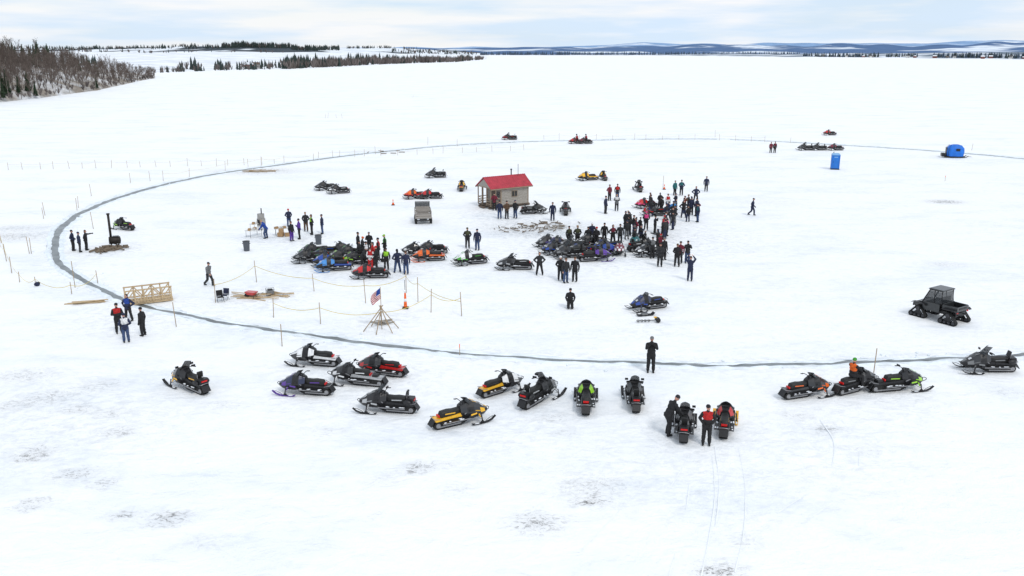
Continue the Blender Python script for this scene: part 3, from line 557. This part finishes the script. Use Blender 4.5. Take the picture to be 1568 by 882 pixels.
# ---------------------------------------------------------------- bridge, lumber, logs
b=MB()
for i in range(16): b.box((-1.5+i*.2,0,.2+U(-.006,.006)),(.17,1.3+U(-.04,.04),.04),0)
for s in(-1,1):
    b.box((0,s*.55,.12),(3.2,.09,.13),0)
    b.box((0,s*.6,1.1),(3.15,.05,.1),0); b.box((0,s*.6,.34),(3.15,.05,.09),0)
    for i in range(6): b.box((-1.5+i*.6,s*.645,.7),(.09,.04,.9),0)
    for i in range(5): b.box((-1.2+i*.6,s*.56,.72),(.98,.03,.08),0,ry=52 if i%2 else -52)
x,y=G(228,462); put('wooden_footbridge',b.mesh('bridge',[M_pine],bevel=.004),x,y,0,28,.95)
def lumber(name,px,py,n,L,rz,m,spread=.5,w=.12,jit=25):
    b=MB()
    for i in range(n): b.box((U(-spread,spread),U(-spread,spread)*.7,.03+.04*(i%4)),(L*U(.6,1.1),w*U(.6,1.2),.038),0,rz=U(-jit,jit),ry=U(-1,1))
    x,y=G(px,py); put(name,b.mesh(name,[m]),x,y,0,rz)
def logs(name,px,py,n,L,sp_,r=.09):
    b=MB()
    for i in range(n):
        a=U(0,3.14); x,y=rnd.gauss(0,sp_),rnd.gauss(0,sp_); z=r*U(.7,1.6); d=L*U(.5,1)/2; q=r*U(.6,1.1)
        b.tube([(x-math.cos(a)*d,y-math.sin(a)*d,z),(x+math.cos(a)*d,y+math.sin(a)*d,z+U(-.03,.08))],[q,q*.9],0,7)
    x,y=G(px,py); put(name,b.mesh(name,[M_bark]),x,y)
lumber('lumber_pile',133,464,9,2.3,15,M_pine,.3,.14,10); lumber('lumber_pile',395,455,14,2.6,10,M_pine,.9,.08,40); lumber('lumber_pile',425,452,7,1.6,-10,M_pine,.4,.08,30)
lumber('lumber_pile',845,350,9,1.8,20,M_old,1.1,.1,60); lumber('lumber_pile',395,262,14,3.2,5,M_stake,1.4,.15,30); lumber('lumber_pile',585,494,7,1.0,5,M_old,.4,.15,60)
logs('firewood_pile',178,380,30,.8,.55); logs('firewood_pile',808,351,26,.8,1.2,.05); logs('firewood_pile',157,385,14,.8,.4); logs('firewood_pile',838,345,24,.9,1.3,.06); logs('firewood_pile',600,234,10,1.,1.6,.06); logs('firewood_pile',784,351,14,.6,.9,.04)
b=MB(); b.tube([(-.45,0,.6),(.45,0,.6)],.33,0,16); b.tube([(.28,0,.85),(.28,0,2.9)],.1,0,12); b.tube([(.28,0,2.9),(.28,0,3.0)],.15,0,12)
for x in(-.3,.3):
    for s in(-1,1): b.tube([(x,s*.2,.35),(x,s*.28,0)],.03,0)
b.box((-.47,0,.6),(.04,.3,.3),1); b.box((-.1,0,.95),(.5,.45,.04),1)
x,y=G(177,378); put('barrel_wood_stove',b.mesh('stove',[mat('rusty_black_steel',(.03,.025,.022),.7,.5,6,metal=.3),M_dmet]),x,y,0,200)
def can():
    b=MB(); b.tube([(0,0,0),(0,0,.82)],[.24,.29],0,18,smooth=False); b.tube([(0,0,.8),(0,0,.86)],.315,0,18,smooth=False); b.tube([(0,0,.86),(0,0,.87)],.27,1,18)
    for s in(-1,1): b.box((s*.31,0,.65),(.06,.14,.05),0)
    return b.mesh('bin',[mat('grey_bin_plastic',(.075,.085,.1),.5,.15,4),M_blk])
cm=can()
for p in((378,384),(488,374)): x,y=G(*p); put('trash_can',cm,x,y)
def table():
    b=MB(); b.box((0,0,.74),(1.8,.75,.04),0)
    for x in(-.75,.75):
        for s in(-1,1): b.tube([(x,s*.3,.72),(x,s*.33,0)],.018,1)
        b.tube([(x,-.32,.2),(x,.32,.2)],.012,1)
    for i in range(7): b.box((U(-.75,.75),U(-.25,.25),.76+.1),(U(.12,.3),U(.12,.25),U(.15,.22)),rnd.choice([2,3,0]),rz=U(0,90))
    return b.mesh('table',[mat('white_table_top',(.62,.62,.6),.5,.06,2),M_dmet,mat('cardboard',(.35,.22,.11),.8,.15,5),paint('silver')],bevel=.005)
tm=table()
for px,py,r in((389,362,60),(395,352,60),(434,360,20)): x,y=G(px,py); put('folding_table',tm,x,y,0,r,.9)
b=MB()
for z,s in((.2,.5),(.55,.42)): b.box((U(-.1,.1),0,z),(s,s,.35),0,rz=U(-20,20))
b.box((.55,.1,.16),(.45,.4,.32),0,rz=20); x,y=G(431,362); put('cardboard_boxes',b.mesh('boxes',[mat('cardboard',(.35,.22,.11))],bevel=.008),x,y)
b=MB(); b.box((0,0,.75),(.6,.55,.75),0); b.box((0,0,1.35),(.5,.45,.5),0); b.tube([(.1,0,1.6),(.1,0,2.1)],.06,1)
for x in(-.25,.25):
    for s in(-1,1): b.tube([(x,s*.22,.4),(x,s*.25,0)],.03,1)
b.box((-.31,0,.8),(.03,.4,.5),1); x,y=G(401,352); put('food_smoker',b.mesh('smoker',[mat('galvanised_steel',(.35,.34,.32),.45,.2,4,metal=.6),M_dmet],bevel=.015),x,y,0,60)
def chair(px,py,rz,c):
    b=MB(); b.box((0,0,.42),(.5,.5,.03),0); b.box((-.26,0,.72),(.03,.5,.5),0,ry=-12)
    for s in(-1,1):
        b.tube([(.25,s*.26,0),(-.24,s*.26,.42),(-.33,s*.26,.97)],.014,1); b.tube([(-.25,s*.26,0),(.24,s*.26,.45),(.24,s*.26,.62),(-.26,s*.28,.64)],.014,1)
    x,y=G(px,py); put('camp_chair',b.mesh('chair',[cloth(c),M_dmet]),x,y,0,rz,.8)
chair(338,462,-60,'black'); chair(345,459,-100,'navy')
b=MB(); b.loft([[(-.3,-.22,.35),(.35,-.2,.35),(.35,.2,.35),(-.3,.22,.35)],[(-.45,-.33,.62),(.55,-.3,.62),(.55,.3,.62),(-.45,.33,.62)]],0); b.tube([(.55,-.05,.2),(.55,.05,.2)],.2,1,14,smooth=False)
for s in(-1,1): b.tube([(.55,s*.1,.2),(-.3,s*.22,.35),(-1.,s*.3,.55)],.02,2); b.tube([(-.25,s*.2,.35),(-.35,s*.2,.0)],.02,2)
x,y=G(386,457); put('wheelbarrow',b.mesh('wb',[paint('red'),M_rub,M_dmet]),x,y,0,160,.8)
b=MB(); b.box((0,0,.3),(.6,.4,.35),0); b.box((0,0,.52),(.4,.3,.1),1)
for s in(-1,1):
    b.tube([(-.35,s*.25,.03),(-.35,s*.25,.6),(.35,s*.25,.6),(.35,s*.25,.03),(-.35,s*.25,.03)],.02,1)
x,y=G(414,452); put('portable_generator',b.mesh('gen',[paint('grey'),M_blk],bevel=.02),x,y,0,20,.8)
b=MB(); b.tube([(-.9,0,.1),(.5,0,.14)],.03,1)
for i in range(18): a=i*.7; b.box((-.9+i*.06,.0,.11),(.02,.26,.04),1,rx=math.degrees(a))
b.ell((.65,0,.22),(.2,.16,.16),0); b.tube([(.7,-.4,.2),(.7,.4,.2)],.02,1); b.box((.5,0,.36),(.2,.16,.08),2)
x,y=G(993,493); put('ice_auger',b.mesh('auger',[paint('char'),M_dmet,paint('yellow')]),x,y,0,5,.85)
b=MB(); b.prism([(-.9,.05),(.8,.05),(1.05,.3),(1.02,.32),(.78,.1),(-.88,.1),(-.9,.3),(-.94,.3)],-.3,.3,0); b.box((-.1,0,.2),(.7,.4,.2),1); x,y=G(988,483); put('gear_sled',b.mesh('gs',[M_blk,paint('grey')],bevel=.01),x,y,0,15,.6)
# tripod with flag
b=MB()
for i in range(6):
    a=i*1.047+.3; r=U(.95,1.15); b.tube([(r*math.cos(a),r*math.sin(a),0),(-.12*math.cos(a),-.12*math.sin(a),U(1.35,1.6))],.03,0)
b.tube([(0,0,.4),(0,0,2.75)],.022,0); b.tube([(0,0,1.2),(0,0,1.3)],.1,4,8)
nu,nv=14,13; P0=[]
for j in range(nv+1):
    for i in range(nu+1):
        u=i/nu; v=j/nv; P0.append((-.52*u-.1*u*math.sin(v*3),.09*math.sin(u*11+v*2)*u, 2.7-.68*v-.45*u))
fs=[];ms=[]
for j in range(nv):
    for i in range(nu):
        a=j*(nu+1)+i; fs.append((a,a+1,a+nu+2,a+nu+1)); ms.append(2 if(i<6 and j<7) else (1 if j%2==0 else 3))
b.add(P0,fs,ms,True); x,y=G(585,505); put('flag_on_pole_tripod',b.mesh('flag',[M_stake,cloth('red'),cloth('blue'),cloth('white'),M_rope]),x,y)
b=MB(); b.box((0,0,.04),(.4,.4,.08),0)
for i in range(6): b.tube([(0,0,.08+.2*i),(0,0,.08+.2*(i+1))],[.12-.013*i,.12-.013*(i+1)],1 if i%3!=2 else 2,14)
b.tube([(0,0,1.28),(0,0,1.95)],.018,0); x,y=G(621,472); put('traffic_delineator',b.mesh('del',[M_blk,mat('safety_orange',(.85,.13,.01),.5,.08,3),paint('white')]),x,y)
b=MB(); b.box((0,0,.03),(.36,.36,.05),0); b.tube([(0,0,.05),(0,0,.3)],[.14,.09],1,14); b.tube([(0,0,.3),(0,0,.42)],[.09,.065],2,14); b.tube([(0,0,.42),(0,0,.65)],[.065,.03],1,14); cone=b.mesh('cone',[M_blk,MC['safety_orange'],paint('white')])
for p in((602,314),(1017,290)): x,y=G(*p); put('traffic_cone',cone,x,y)
# ---------------------------------------------------------------- stakes and ropes
def fence(name,pxs,h=1.15,rope=None,sag=.12,tape=False,lean=.08,hz=.75,th_=.026):
    b=MB(); pts=[G(*p) for p in pxs]; tops=[]
    for x,y in pts:
        hh=h*U(.75,1.15); dx,dy=U(-lean,lean),U(-lean,lean); b.tube([(x,y,-.05),(x+dx,y+dy,hh)],th_,0,5); tops.append((x+dx*hz,y+dy*hz,hh*hz))
    if rope:
        for a,c in zip(tops[:-1],tops[1:]):
            a=Vector(a);c=Vector(c); n=10; pp=[a.lerp(c,i/n)-Vector((0,0,sag*4*(i/n)*(1-i/n))) for i in range(n+1)]
            if tape: b.add([p+Vector((0,.015*math.sin(i*1.9),z)) for i,p in enumerate(pp) for z in(-.02,.02)],[(2*i,2*i+1,2*i+3,2*i+2) for i in range(n)],1)
            else: b.tube(pp,.011,1,4,False)
    return put(name,b.mesh(name,[M_stake,rope or M_rope]))
fence('stake_fence',[(15+i*22.5+U(-4,4),260-.45*i) for i in range(19)],1.1,M_rope,.08)
fence('stake_fence',[(250,277),(290,271),(345,262),(400,254),(435,250),(480,245)],1.3,M_tape,.2)
fence('stake_fence',[(490+i*24+U(-6,6),242-i*.9) for i in range(0,14)],1.1,M_rope,.1)
fence('stake_fence',[(835+i*26+U(-7,7),214+(0 if i<9 else (i-9)*.9)) for i in range(0,14)],1.15,M_rope,.1)
fence('boundary_stake',[(230,277),(200,280),(140,300),(120,318),(67,335),(45,388),(380,255),(575,236),(520,240),(655,222),(1488,230),(700,224),(1095,210),(1210,219)],1.3)
fence('tape_fence',[(330,463),(393,432),(481,446),(560,464),(622,448),(640,462),(707,484)],1.5,M_tape,.25,True)
fence('tape_fence',[(419,486),(491,496),(585,504),(660,478),(707,484)],1.6,M_tape,.3,True)
fence('tape_fence',[(0,378),(8,390),(30,432),(55,438),(110,450),(150,434)],.9,M_tape,.4,True)
fence('rope_fence',[(2,372),(10,400),(18,418)],1.3,M_tape,.2)
fence('boundary_stake',[(143,350),(118,322),(69,330),(48,388),(270,500),(432,530),(1338,570),(1015,288),(115,440)],1.7)
fence('boundary_stake',[(498,181),(502,181),(632,150),(516,181),(524,181)],1.2,lean=.3)
b=MB(); b.tube([(0,0,0),(0,0,.7)],.022,0); b.box((0,0,.6),(.04,.06,.2),1); msm=b.mesh('ms',[M_stake,MC['safety_orange']])
for p in((704,545),(1447,277)): x,y=G(*p); put('orange_marker_stake',msm,x,y)
for px,py,c in((57,438,'navy'),(205,466,'black'),(586,401,'char'),(1008,494,'char')):
    b=MB(); b.ell((0,0,.14),(.2,.14,.15),0); b.ell((.12,.05,.2),(.1,.1,.1),0); b.tube([(-.1,-.1,.2),(0,0,.33),(.1,.1,.22)],.02,0); x,y=G(px,py); put('duffel_bag',b.mesh('bag',[cloth(c)]),x,y,0,U(0,180))
b=MB()
for i in range(620):
    a=U(-math.pi,math.pi); r=float(ringr(a))+rnd.choice([-1,1])*U(.3,.9)*(1 if rnd.random()<.8 else 2); s=U(.02,.08)
    b.ell((C[0]+r*math.cos(a),C[1]+r*math.sin(a),s*.3),(s*U(.8,1.5),s*U(.8,1.5),s*.7),0,6,4)
put('snow_chunks',b.mesh('chunks',[M_rim]))
# ---------------------------------------------------------------- far land
def landmat(name,snow,wood,scale,lo,hi,sy=1.):
    m=bpy.data.materials.new(name); m.use_nodes=True; n=m.node_tree.nodes; l=m.node_tree.links; b=n['Principled BSDF']
    g=n.new('ShaderNodeNewGeometry'); mp=n.new('ShaderNodeMapping'); mp.inputs['Scale'].default_value=(1,sy,3); t=n.new('ShaderNodeTexNoise'); t.inputs['Scale'].default_value=scale; t.inputs['Detail'].default_value=7; t.inputs['Roughness'].default_value=.55
    l.new(g.outputs['Position'],mp.inputs['Vector']); l.new(mp.outputs['Vector'],t.inputs['Vector'])
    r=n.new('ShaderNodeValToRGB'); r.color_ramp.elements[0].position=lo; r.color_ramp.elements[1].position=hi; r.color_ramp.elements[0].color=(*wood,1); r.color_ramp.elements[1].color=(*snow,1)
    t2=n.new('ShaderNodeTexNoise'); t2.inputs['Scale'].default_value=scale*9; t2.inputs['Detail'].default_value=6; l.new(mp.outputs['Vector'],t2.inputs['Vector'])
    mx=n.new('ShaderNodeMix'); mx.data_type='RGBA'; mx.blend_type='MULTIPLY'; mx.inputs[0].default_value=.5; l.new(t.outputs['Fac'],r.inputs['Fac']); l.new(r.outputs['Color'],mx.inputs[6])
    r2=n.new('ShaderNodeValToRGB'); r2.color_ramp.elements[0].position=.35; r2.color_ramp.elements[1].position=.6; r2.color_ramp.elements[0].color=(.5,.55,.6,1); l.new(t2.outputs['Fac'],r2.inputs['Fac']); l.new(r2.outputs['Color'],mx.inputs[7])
    l.new(mx.outputs[2],b.inputs['Base Color']); b.inputs['Roughness'].default_value=.9; b.inputs['Specular IOR Level'].default_value=.1; return m
class Ridge:
    def __init__(s,name,pts,m,n=160,nv=14,pw=1.,amp=.05,back=1.25):
        s.p=np.array(pts,float); s.pw=pw; s.amp=amp; pxs=np.linspace(s.p[0,0],s.p[-1,0],n); b=MB(); rows=[]
        for v in list(np.linspace(0,1,nv))+[1.12,1.4]: rows.append([s.at(px,v) for px in pxs])
        vs=[p for r in rows for p in r]; b.add(vs,[(j*n+i,j*n+i+1,(j+1)*n+i+1,(j+1)*n+i) for j in range(len(rows)-1) for i in range(n-1)],0,True)
        put(name,b.mesh(name,[m],fixn=False))
    def at(s,px,v):
        p=s.p; db,yt,dt=[np.interp(px,p[:,0],p[:,k]) for k in(1,2,3)]
        zt=max(1.,Zat(yt,dt)); d=db+(dt-db)*v
        z=zt*min(v,1)**s.pw if v<=1 else zt*(1-(v-1)*2.2)
        z*=1+s.amp*2*mnoise.noise(Vector((px*.02,v*3,dt*.001)))
        z=z-.6 if v<=0 else z
        return (Xat(px,d,z),d,z)
dG=lambda py: G(784,py)[1]
snw=(.86,.885,.92)
L1=Ridge('snowy_field',[(-300,dG(118),77,1500),(100,dG(116),78,1500),(235,dG(112),80,1500),(340,dG(108),79,1700),(440,dG(106),80,1900),(520,dG(102),80,2000),(600,dG(98),82,2200),(700,dG(95),83.5,2600),(745,dG(91),85,3000)],landmat('field_snow',snw,(.6,.62,.64),.004,.2,.35),pw=1.1,amp=.03)
L2=Ridge('hills',[(-300,1700,71,3800),(100,1800,74,3600),(180,1900,73,3400),(300,2000,71,3200),(345,2000,71,3000),(440,2100,71,3000),(470,2300,74,3200),(530,2600,74,3600),(600,2700,73,3800),(660,3000,76,4200),(735,3500,80,4500)],landmat('hill_mixed',(.82,.86,.91),(.055,.07,.085),.0022,.47,.5,.8),pw=1.3)
R1=Ridge('hills',[(560,6000,76,8500),(700,5600,74,8200),(800,5400,72,8000),(900,5300,73,8000),(985,5300,71,8200),(1060,5300,68.5,8000),(1150,5200,68,8000),(1230,5200,70.5,7800),(1300,5000,68.5,7500),(1400,5000,71,7500),(1470,5000,67,7000),(1568,4800,65,7000),(1750,4800,64,7000)],landmat('far_hill_haze_tint',(.74,.8,.88),(.085,.16,.31),.0013,.54,.6,.7),pw=1.2,amp=.14)  # blue of distance haze is put into the wood and snow colours
R2=Ridge('hills',[(500,10000,73,15000),(850,10000,71.5,15000),(930,10000,69,15000),(985,10000,64.5,15000),(1040,10000,67.5,15000),(1150,10000,67,15000),(1250,10000,66,14000),(1330,10000,66,14000),(1420,10000,66,14000),(1500,10000,62,14000),(1568,10000,61.5,14000),(1750,10000,61,14000)],landmat('farthest_hill_haze_tint',(.8,.86,.94),(.24,.38,.6),.0009,.48,.6,.7),pw=1.2,amp=.08)  # farthest ridge: stronger air haze painted into both base colours
bank=Ridge('wooded_bank',[(-260,dG(172),64,330),(-100,dG(165),77,380),(0,dG(157),90,420),(60,dG(151),96,450),(150,dG(139),107,560),(190,dG(130),109,620),(237,dG(120),118,620)],landmat('bank_snow',(.74,.74,.75),(.3,.26,.22),.05,.42,.62),pw=.6,amp=.1)
M_tw=mat('bare_bark',(.14,.11,.095),.9,.3,.4); M_con=mat('conifer_needles',(.022,.042,.02),.9,.4,.6); M_birch=mat('pale_bark',(.34,.31,.28),.9,.2,.4)
def bare(seed,h):
    r_=random.Random(seed); b=MB()
    def grow(p,d,L,r,dep):
        q=[p]; n=3 if dep<2 else 2
        for i in range(n):
            d=(d+Vector((r_.uniform(-.13,.13),r_.uniform(-.13,.13),.06))).normalized(); q.append(q[-1]+d*L/n)
        b.tube(q,[r*(1-.22*i) for i in range(n+1)],0 if dep==0 else 1,4 if dep==0 else 3,False)
        if dep<3:
            for k in range([12,6,4][dep]):
                f=r_.uniform(.25 if dep==0 else .2,1.); i=min(int(f*n),n-1); base=q[i].lerp(q[i+1],f*n-i); a=r_.uniform(0,6.28)
                sd=Vector((math.cos(a),math.sin(a),r_.uniform(.3,1.1))); nd=(d*.6+sd*(.75 if dep==0 else .6)).normalized()
                grow(base,nd,L*r_.uniform(.3,.5)*(1.15-f*.4 if dep==0 else 1),max(r*.4,.03),dep+1)
    grow(Vector((0,0,-.3)),Vector((0,0,1)),h,.16,0); return b.mesh('bare_tree',[M_birch if seed%2==0 else M_tw,M_tw],fixn=False)
def conif(seed,h):
    r_=random.Random(seed); b=MB(); b.tube([(0,0,-.3),(0,0,h)],[.16,.02],1,5); n=int(h*2.2)
    for i in range(n):
        f=i/n; z=h*(.1+.9*f); R0=h*.19*(1-f)**.85+.12
        for k in range(9):
            a=k*.698+i*1.3+r_.uniform(-.3,.3); R=R0*r_.uniform(.6,1.15); w=.42*R*r_.uniform(.7,1.2)+.06; dz=-R*.35
            c,s_=math.cos(a),math.sin(a); z0=z+r_.uniform(-.1,.1)
            b.add([(0,0,z0+.25),(c*R*.6-s_*w,s_*R*.6+c*w,z0+dz*.5-.1),(c*R,s_*R,z0+dz),(c*R*.6+s_*w,s_*R*.6-c*w,z0+dz*.5-.1),(c*R*.5,s_*R*.5,z0+dz*.2+.18)],[(0,1,4),(0,4,3),(1,2,4),(4,2,3)],0)
    return b.mesh('conifer',[M_con,M_tw],fixn=False)
BT=[bare(i,10) for i in range(6)]; CT=[conif(50+i,12) for i in range(3)]
fo=bpy.data.objects.new('bare_forest',None); sc.collection.objects.link(fo); fc=bpy.data.objects.new('conifer_forest',None); sc.collection.objects.link(fc)
for i in range(620):
    px=U(-160,238); v=rnd.random()**1.1; x,y,z=bank.at(px,v*.98+.01)
    k=(.58+.4*min(1,max(0,(236-px)/130)))*.9
    if rnd.random()<(.65 if (v>.7 and px<95) else (.05 if px<150 else .0)):
        put('conifer_tree',CT[i%3],x,y,z-.2,U(0,360),U(.6,.92)*k,None,fc)
    else: put('bare_tree',BT[i%6],x,y,z-.2,U(0,360),U(.65,1.08)*k,None,fo)
for px,v,s in((12,.05,.75),(55,.02,.45),(3,.1,.8),(110,.9,.8),(122,.8,.7),(148,.05,.45),(135,.95,.7),(5,.02,.5),(75,.95,.9),(60,.9,.95)):
    x,y,z=bank.at(px,v); put('conifer_tree',CT[0],x,y,z-.2,U(0,360),s,None,fc)
M_dc=mat('distant_conifers',(.03,.045,.042),.95,.35,.02); M_db=mat('distant_bare_wood',(.14,.12,.115),.95,.35,.02)
M_hc=mat('haze_tinted_trees',(.06,.09,.13),.95,.3,.01)  # far trees with bluish air haze painted into their base colour
def rowtrees(name,items):
    b=MB()
    for x,y,z,h,kd in items:
        if kd!=1:
            w=h*U(.14,.22); a0=U(0,1)
            for (zb,zt,k) in((.05,.55,1.),(.35,.8,.75),(.6,1.05,.45)):
                rg=[(x+w*k*math.cos(a0+1.047*j)*U(.75,1.2),y+w*k*math.sin(a0+1.047*j),z+h*zb+U(-.05,.05)*h) for j in range(6)]
                b.add(rg+[(x,y,z+h*zt)],[(j,(j+1)%6,6) for j in range(6)],0 if kd==0 else 2)
        else:
            for j in range(7):
                a=U(0,6.28); R=h*U(.1,.32); tx,ty=x+R*math.cos(a),y+R*math.sin(a); w=h*.045
                zt=z+h*U(.6,1.); b.add([(x-w*.5,y,z),(x+w*.5,y,z),(tx+w,ty,z+h*.55),(tx,ty,zt),(tx-w,ty,z+h*.5)],[(0,1,2,3,4)],1)
    put(name,b.mesh(name,[M_dc,M_db,M_hc],fixn=False))
it=[]
for i in range(520):
    px=U(-150,238); x,y,z=bank.at(px,rnd.random()**1.6*.9+.01); it.append((x,y,z,U(1.2,3.2),1))
rowtrees('shrub_undergrowth',it)
it=[]
def onridge(Rg,x0,x1,v0,v1,n,h0,h1,pc,gap=-.9):
    for i in range(n):
        px=U(x0,x1); v=U(v0,v1); g=mnoise.noise(Vector((px*.06,v*9,h0)))
        if g<gap: continue
        x,y,z=Rg.at(px,v); g2=mnoise.noise(Vector((px*.09,5,h1))); it.append((x,y,z-.5,U(h0,h1)*(1+.5*g2),0 if rnd.random()<pc+g2*.8 else 1))
onridge(L1,268,432,.0,.06,120,3,9,.6,-.12); onridge(L1,330,440,.03,.12,60,4,9,.8,-.1); onridge(L1,432,740,.0,.06,620,6,13,.1,-.3); onridge(L1,440,520,.02,.1,90,8,14,.8,-.1); onridge(L1,560,735,.03,.2,210,7,13,.35,-.2)
onridge(L1,104,150,.25,.35,26,6,10,.9,-.1); onridge(L1,235,275,.0,.03,14,3,6,.3); onridge(L1,520,600,.2,.35,50,8,12,.7,-.1); onridge(L1,280,300,.05,.1,10,6,12,.9)
rowtrees('shore_treeline',it); it=[]
onridge(L2,340,444,.86,1.,420,10,18,.95); onridge(L2,100,345,.8,1.,450,8,13,.8,-.2); onridge(L2,446,520,.75,.95,260,10,16,.9); onridge(L2,-150,100,.8,1,200,10,15,.7); onridge(L2,600,730,.4,.8,240,10,15,.6,-.1); onridge(L2,520,640,.93,1.,120,9,14,.6,-.1); onridge(L1,100,440,.93,1.,110,4,8,.4,-.1)
rowtrees('hillside_woods',it); it=[]
for i in range(1700):
    px=U(735,1700); d=5200+U(0,200) if px<1225 else dG(np.interp(px,[1225,1400,1568,1700],[87,88.5,90.5,93]))+U(0,90)
    if px>1225 and mnoise.noise(Vector((px*.03,0,0)))<-.25: continue
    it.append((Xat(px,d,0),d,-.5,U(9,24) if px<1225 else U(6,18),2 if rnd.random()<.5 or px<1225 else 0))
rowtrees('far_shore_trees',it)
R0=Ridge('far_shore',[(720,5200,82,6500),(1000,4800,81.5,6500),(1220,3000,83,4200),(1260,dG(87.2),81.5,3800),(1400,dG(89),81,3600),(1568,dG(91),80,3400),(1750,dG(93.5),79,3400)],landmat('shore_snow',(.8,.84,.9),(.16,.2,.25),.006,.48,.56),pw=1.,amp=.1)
def house(c,rc):
    b=MB(); b.box((0,0,2.6),(9,7,5.2),0); b.prism([(-4,0),(4,0),(0,2.8)],-4.8,4.8,1,M=Matrix.Translation((0,0,5.2))@Matrix.Rotation(rad(90),4,'Z'))
    for x in(-3,-1,1.4,3.2): b.box((x,-3.53,2.9),(.9,.08,1.2),2)
    b.box((.2,-3.53,1.2),(.9,.08,2.1),3); b.box((2.4,0,8),(.7,.7,1.6),3); return b.mesh('house',[c,rc,M_gls,M_dmet])
hs=[house(mat('white_siding',(.65,.65,.64)),mat('dark_shingle',(.07,.07,.075))),house(mat('red_siding',(.22,.08,.06)),mat('snowy_roof',(.7,.73,.78))),house(mat('grey_siding',(.3,.29,.28)),mat('brown_shingle',(.1,.07,.05)))]
for i in range(22):
    px=U(1232,1600); x,y,z=R0.at(px,U(.01,.12)); put('distant_house',hs[i%3],x,y,z-.3,U(-50,50),U(.7,1.1))
for px in(382,392,560,615,690): x,y,z=L1.at(px,.05); put('distant_house',hs[px%3],x,y,z-.3,U(-40,40),.8)
# ---------------------------------------------------------------- sky and sun
w=bpy.data.worlds.new('World'); sc.world=w; w.use_nodes=True; n=w.node_tree.nodes; l=w.node_tree.links; bg=n['Background']
SE,SA=rad(48),rad(150)
sky=n.new('ShaderNodeTexSky'); sky.sky_type='NISHITA'; sky.sun_disc=False; sky.sun_elevation=SE; sky.sun_rotation=SA; sky.air_density=1.; sky.dust_density=.6; sky.ozone_density=1.5
tc=n.new('ShaderNodeTexCoord'); mp=n.new('ShaderNodeMapping'); mp.inputs['Scale'].default_value=(1,1,9); mp.inputs['Location'].default_value=(.3,1.7,.2)
nz=n.new('ShaderNodeTexNoise'); nz.inputs['Scale'].default_value=2.6; nz.inputs['Detail'].default_value=5; nz.inputs['Roughness'].default_value=.55; nz.inputs['Distortion'].default_value=.4
l.new(tc.outputs['Generated'],mp.inputs['Vector']); l.new(mp.outputs['Vector'],nz.inputs['Vector'])
r=n.new('ShaderNodeValToRGB'); r.color_ramp.elements[0].position=.34; r.color_ramp.elements[1].position=.62; r.color_ramp.elements[0].color=(.8,.8,.8,1)
r2=n.new('ShaderNodeValToRGB'); r2.color_ramp.elements[0].position=.38; r2.color_ramp.elements[1].position=.58; r2.color_ramp.elements[0].color=(5.9,7.1,8.5,1); r2.color_ramp.elements[1].color=(8.1,8.2,8.4,1)
n2=n.new('ShaderNodeTexNoise'); n2.inputs['Scale'].default_value=5; n2.inputs['Detail'].default_value=6; l.new(mp.outputs['Vector'],n2.inputs['Vector']); l.new(n2.outputs['Fac'],r2.inputs['Fac'])
mx=n.new('ShaderNodeMix'); mx.data_type='RGBA'; l.new(nz.outputs['Fac'],r.inputs['Fac']); l.new(r.outputs['Color'],mx.inputs[0]); l.new(sky.outputs['Color'],mx.inputs[6]); l.new(r2.outputs['Color'],mx.inputs[7])
l.new(mx.outputs[2],bg.inputs['Color']); bg.inputs['Strength'].default_value=.118
sd=bpy.data.lights.new('sun','SUN'); sd.energy=1.35; sd.angle=rad(13); sd.color=(1,.96,.9); so=bpy.data.objects.new('sun',sd); sc.collection.objects.link(so)
dv=Vector((math.sin(SA)*math.cos(SE),math.cos(SA)*math.cos(SE),math.sin(SE))); so.rotation_euler=dv.to_track_quat('Z','Y').to_euler()
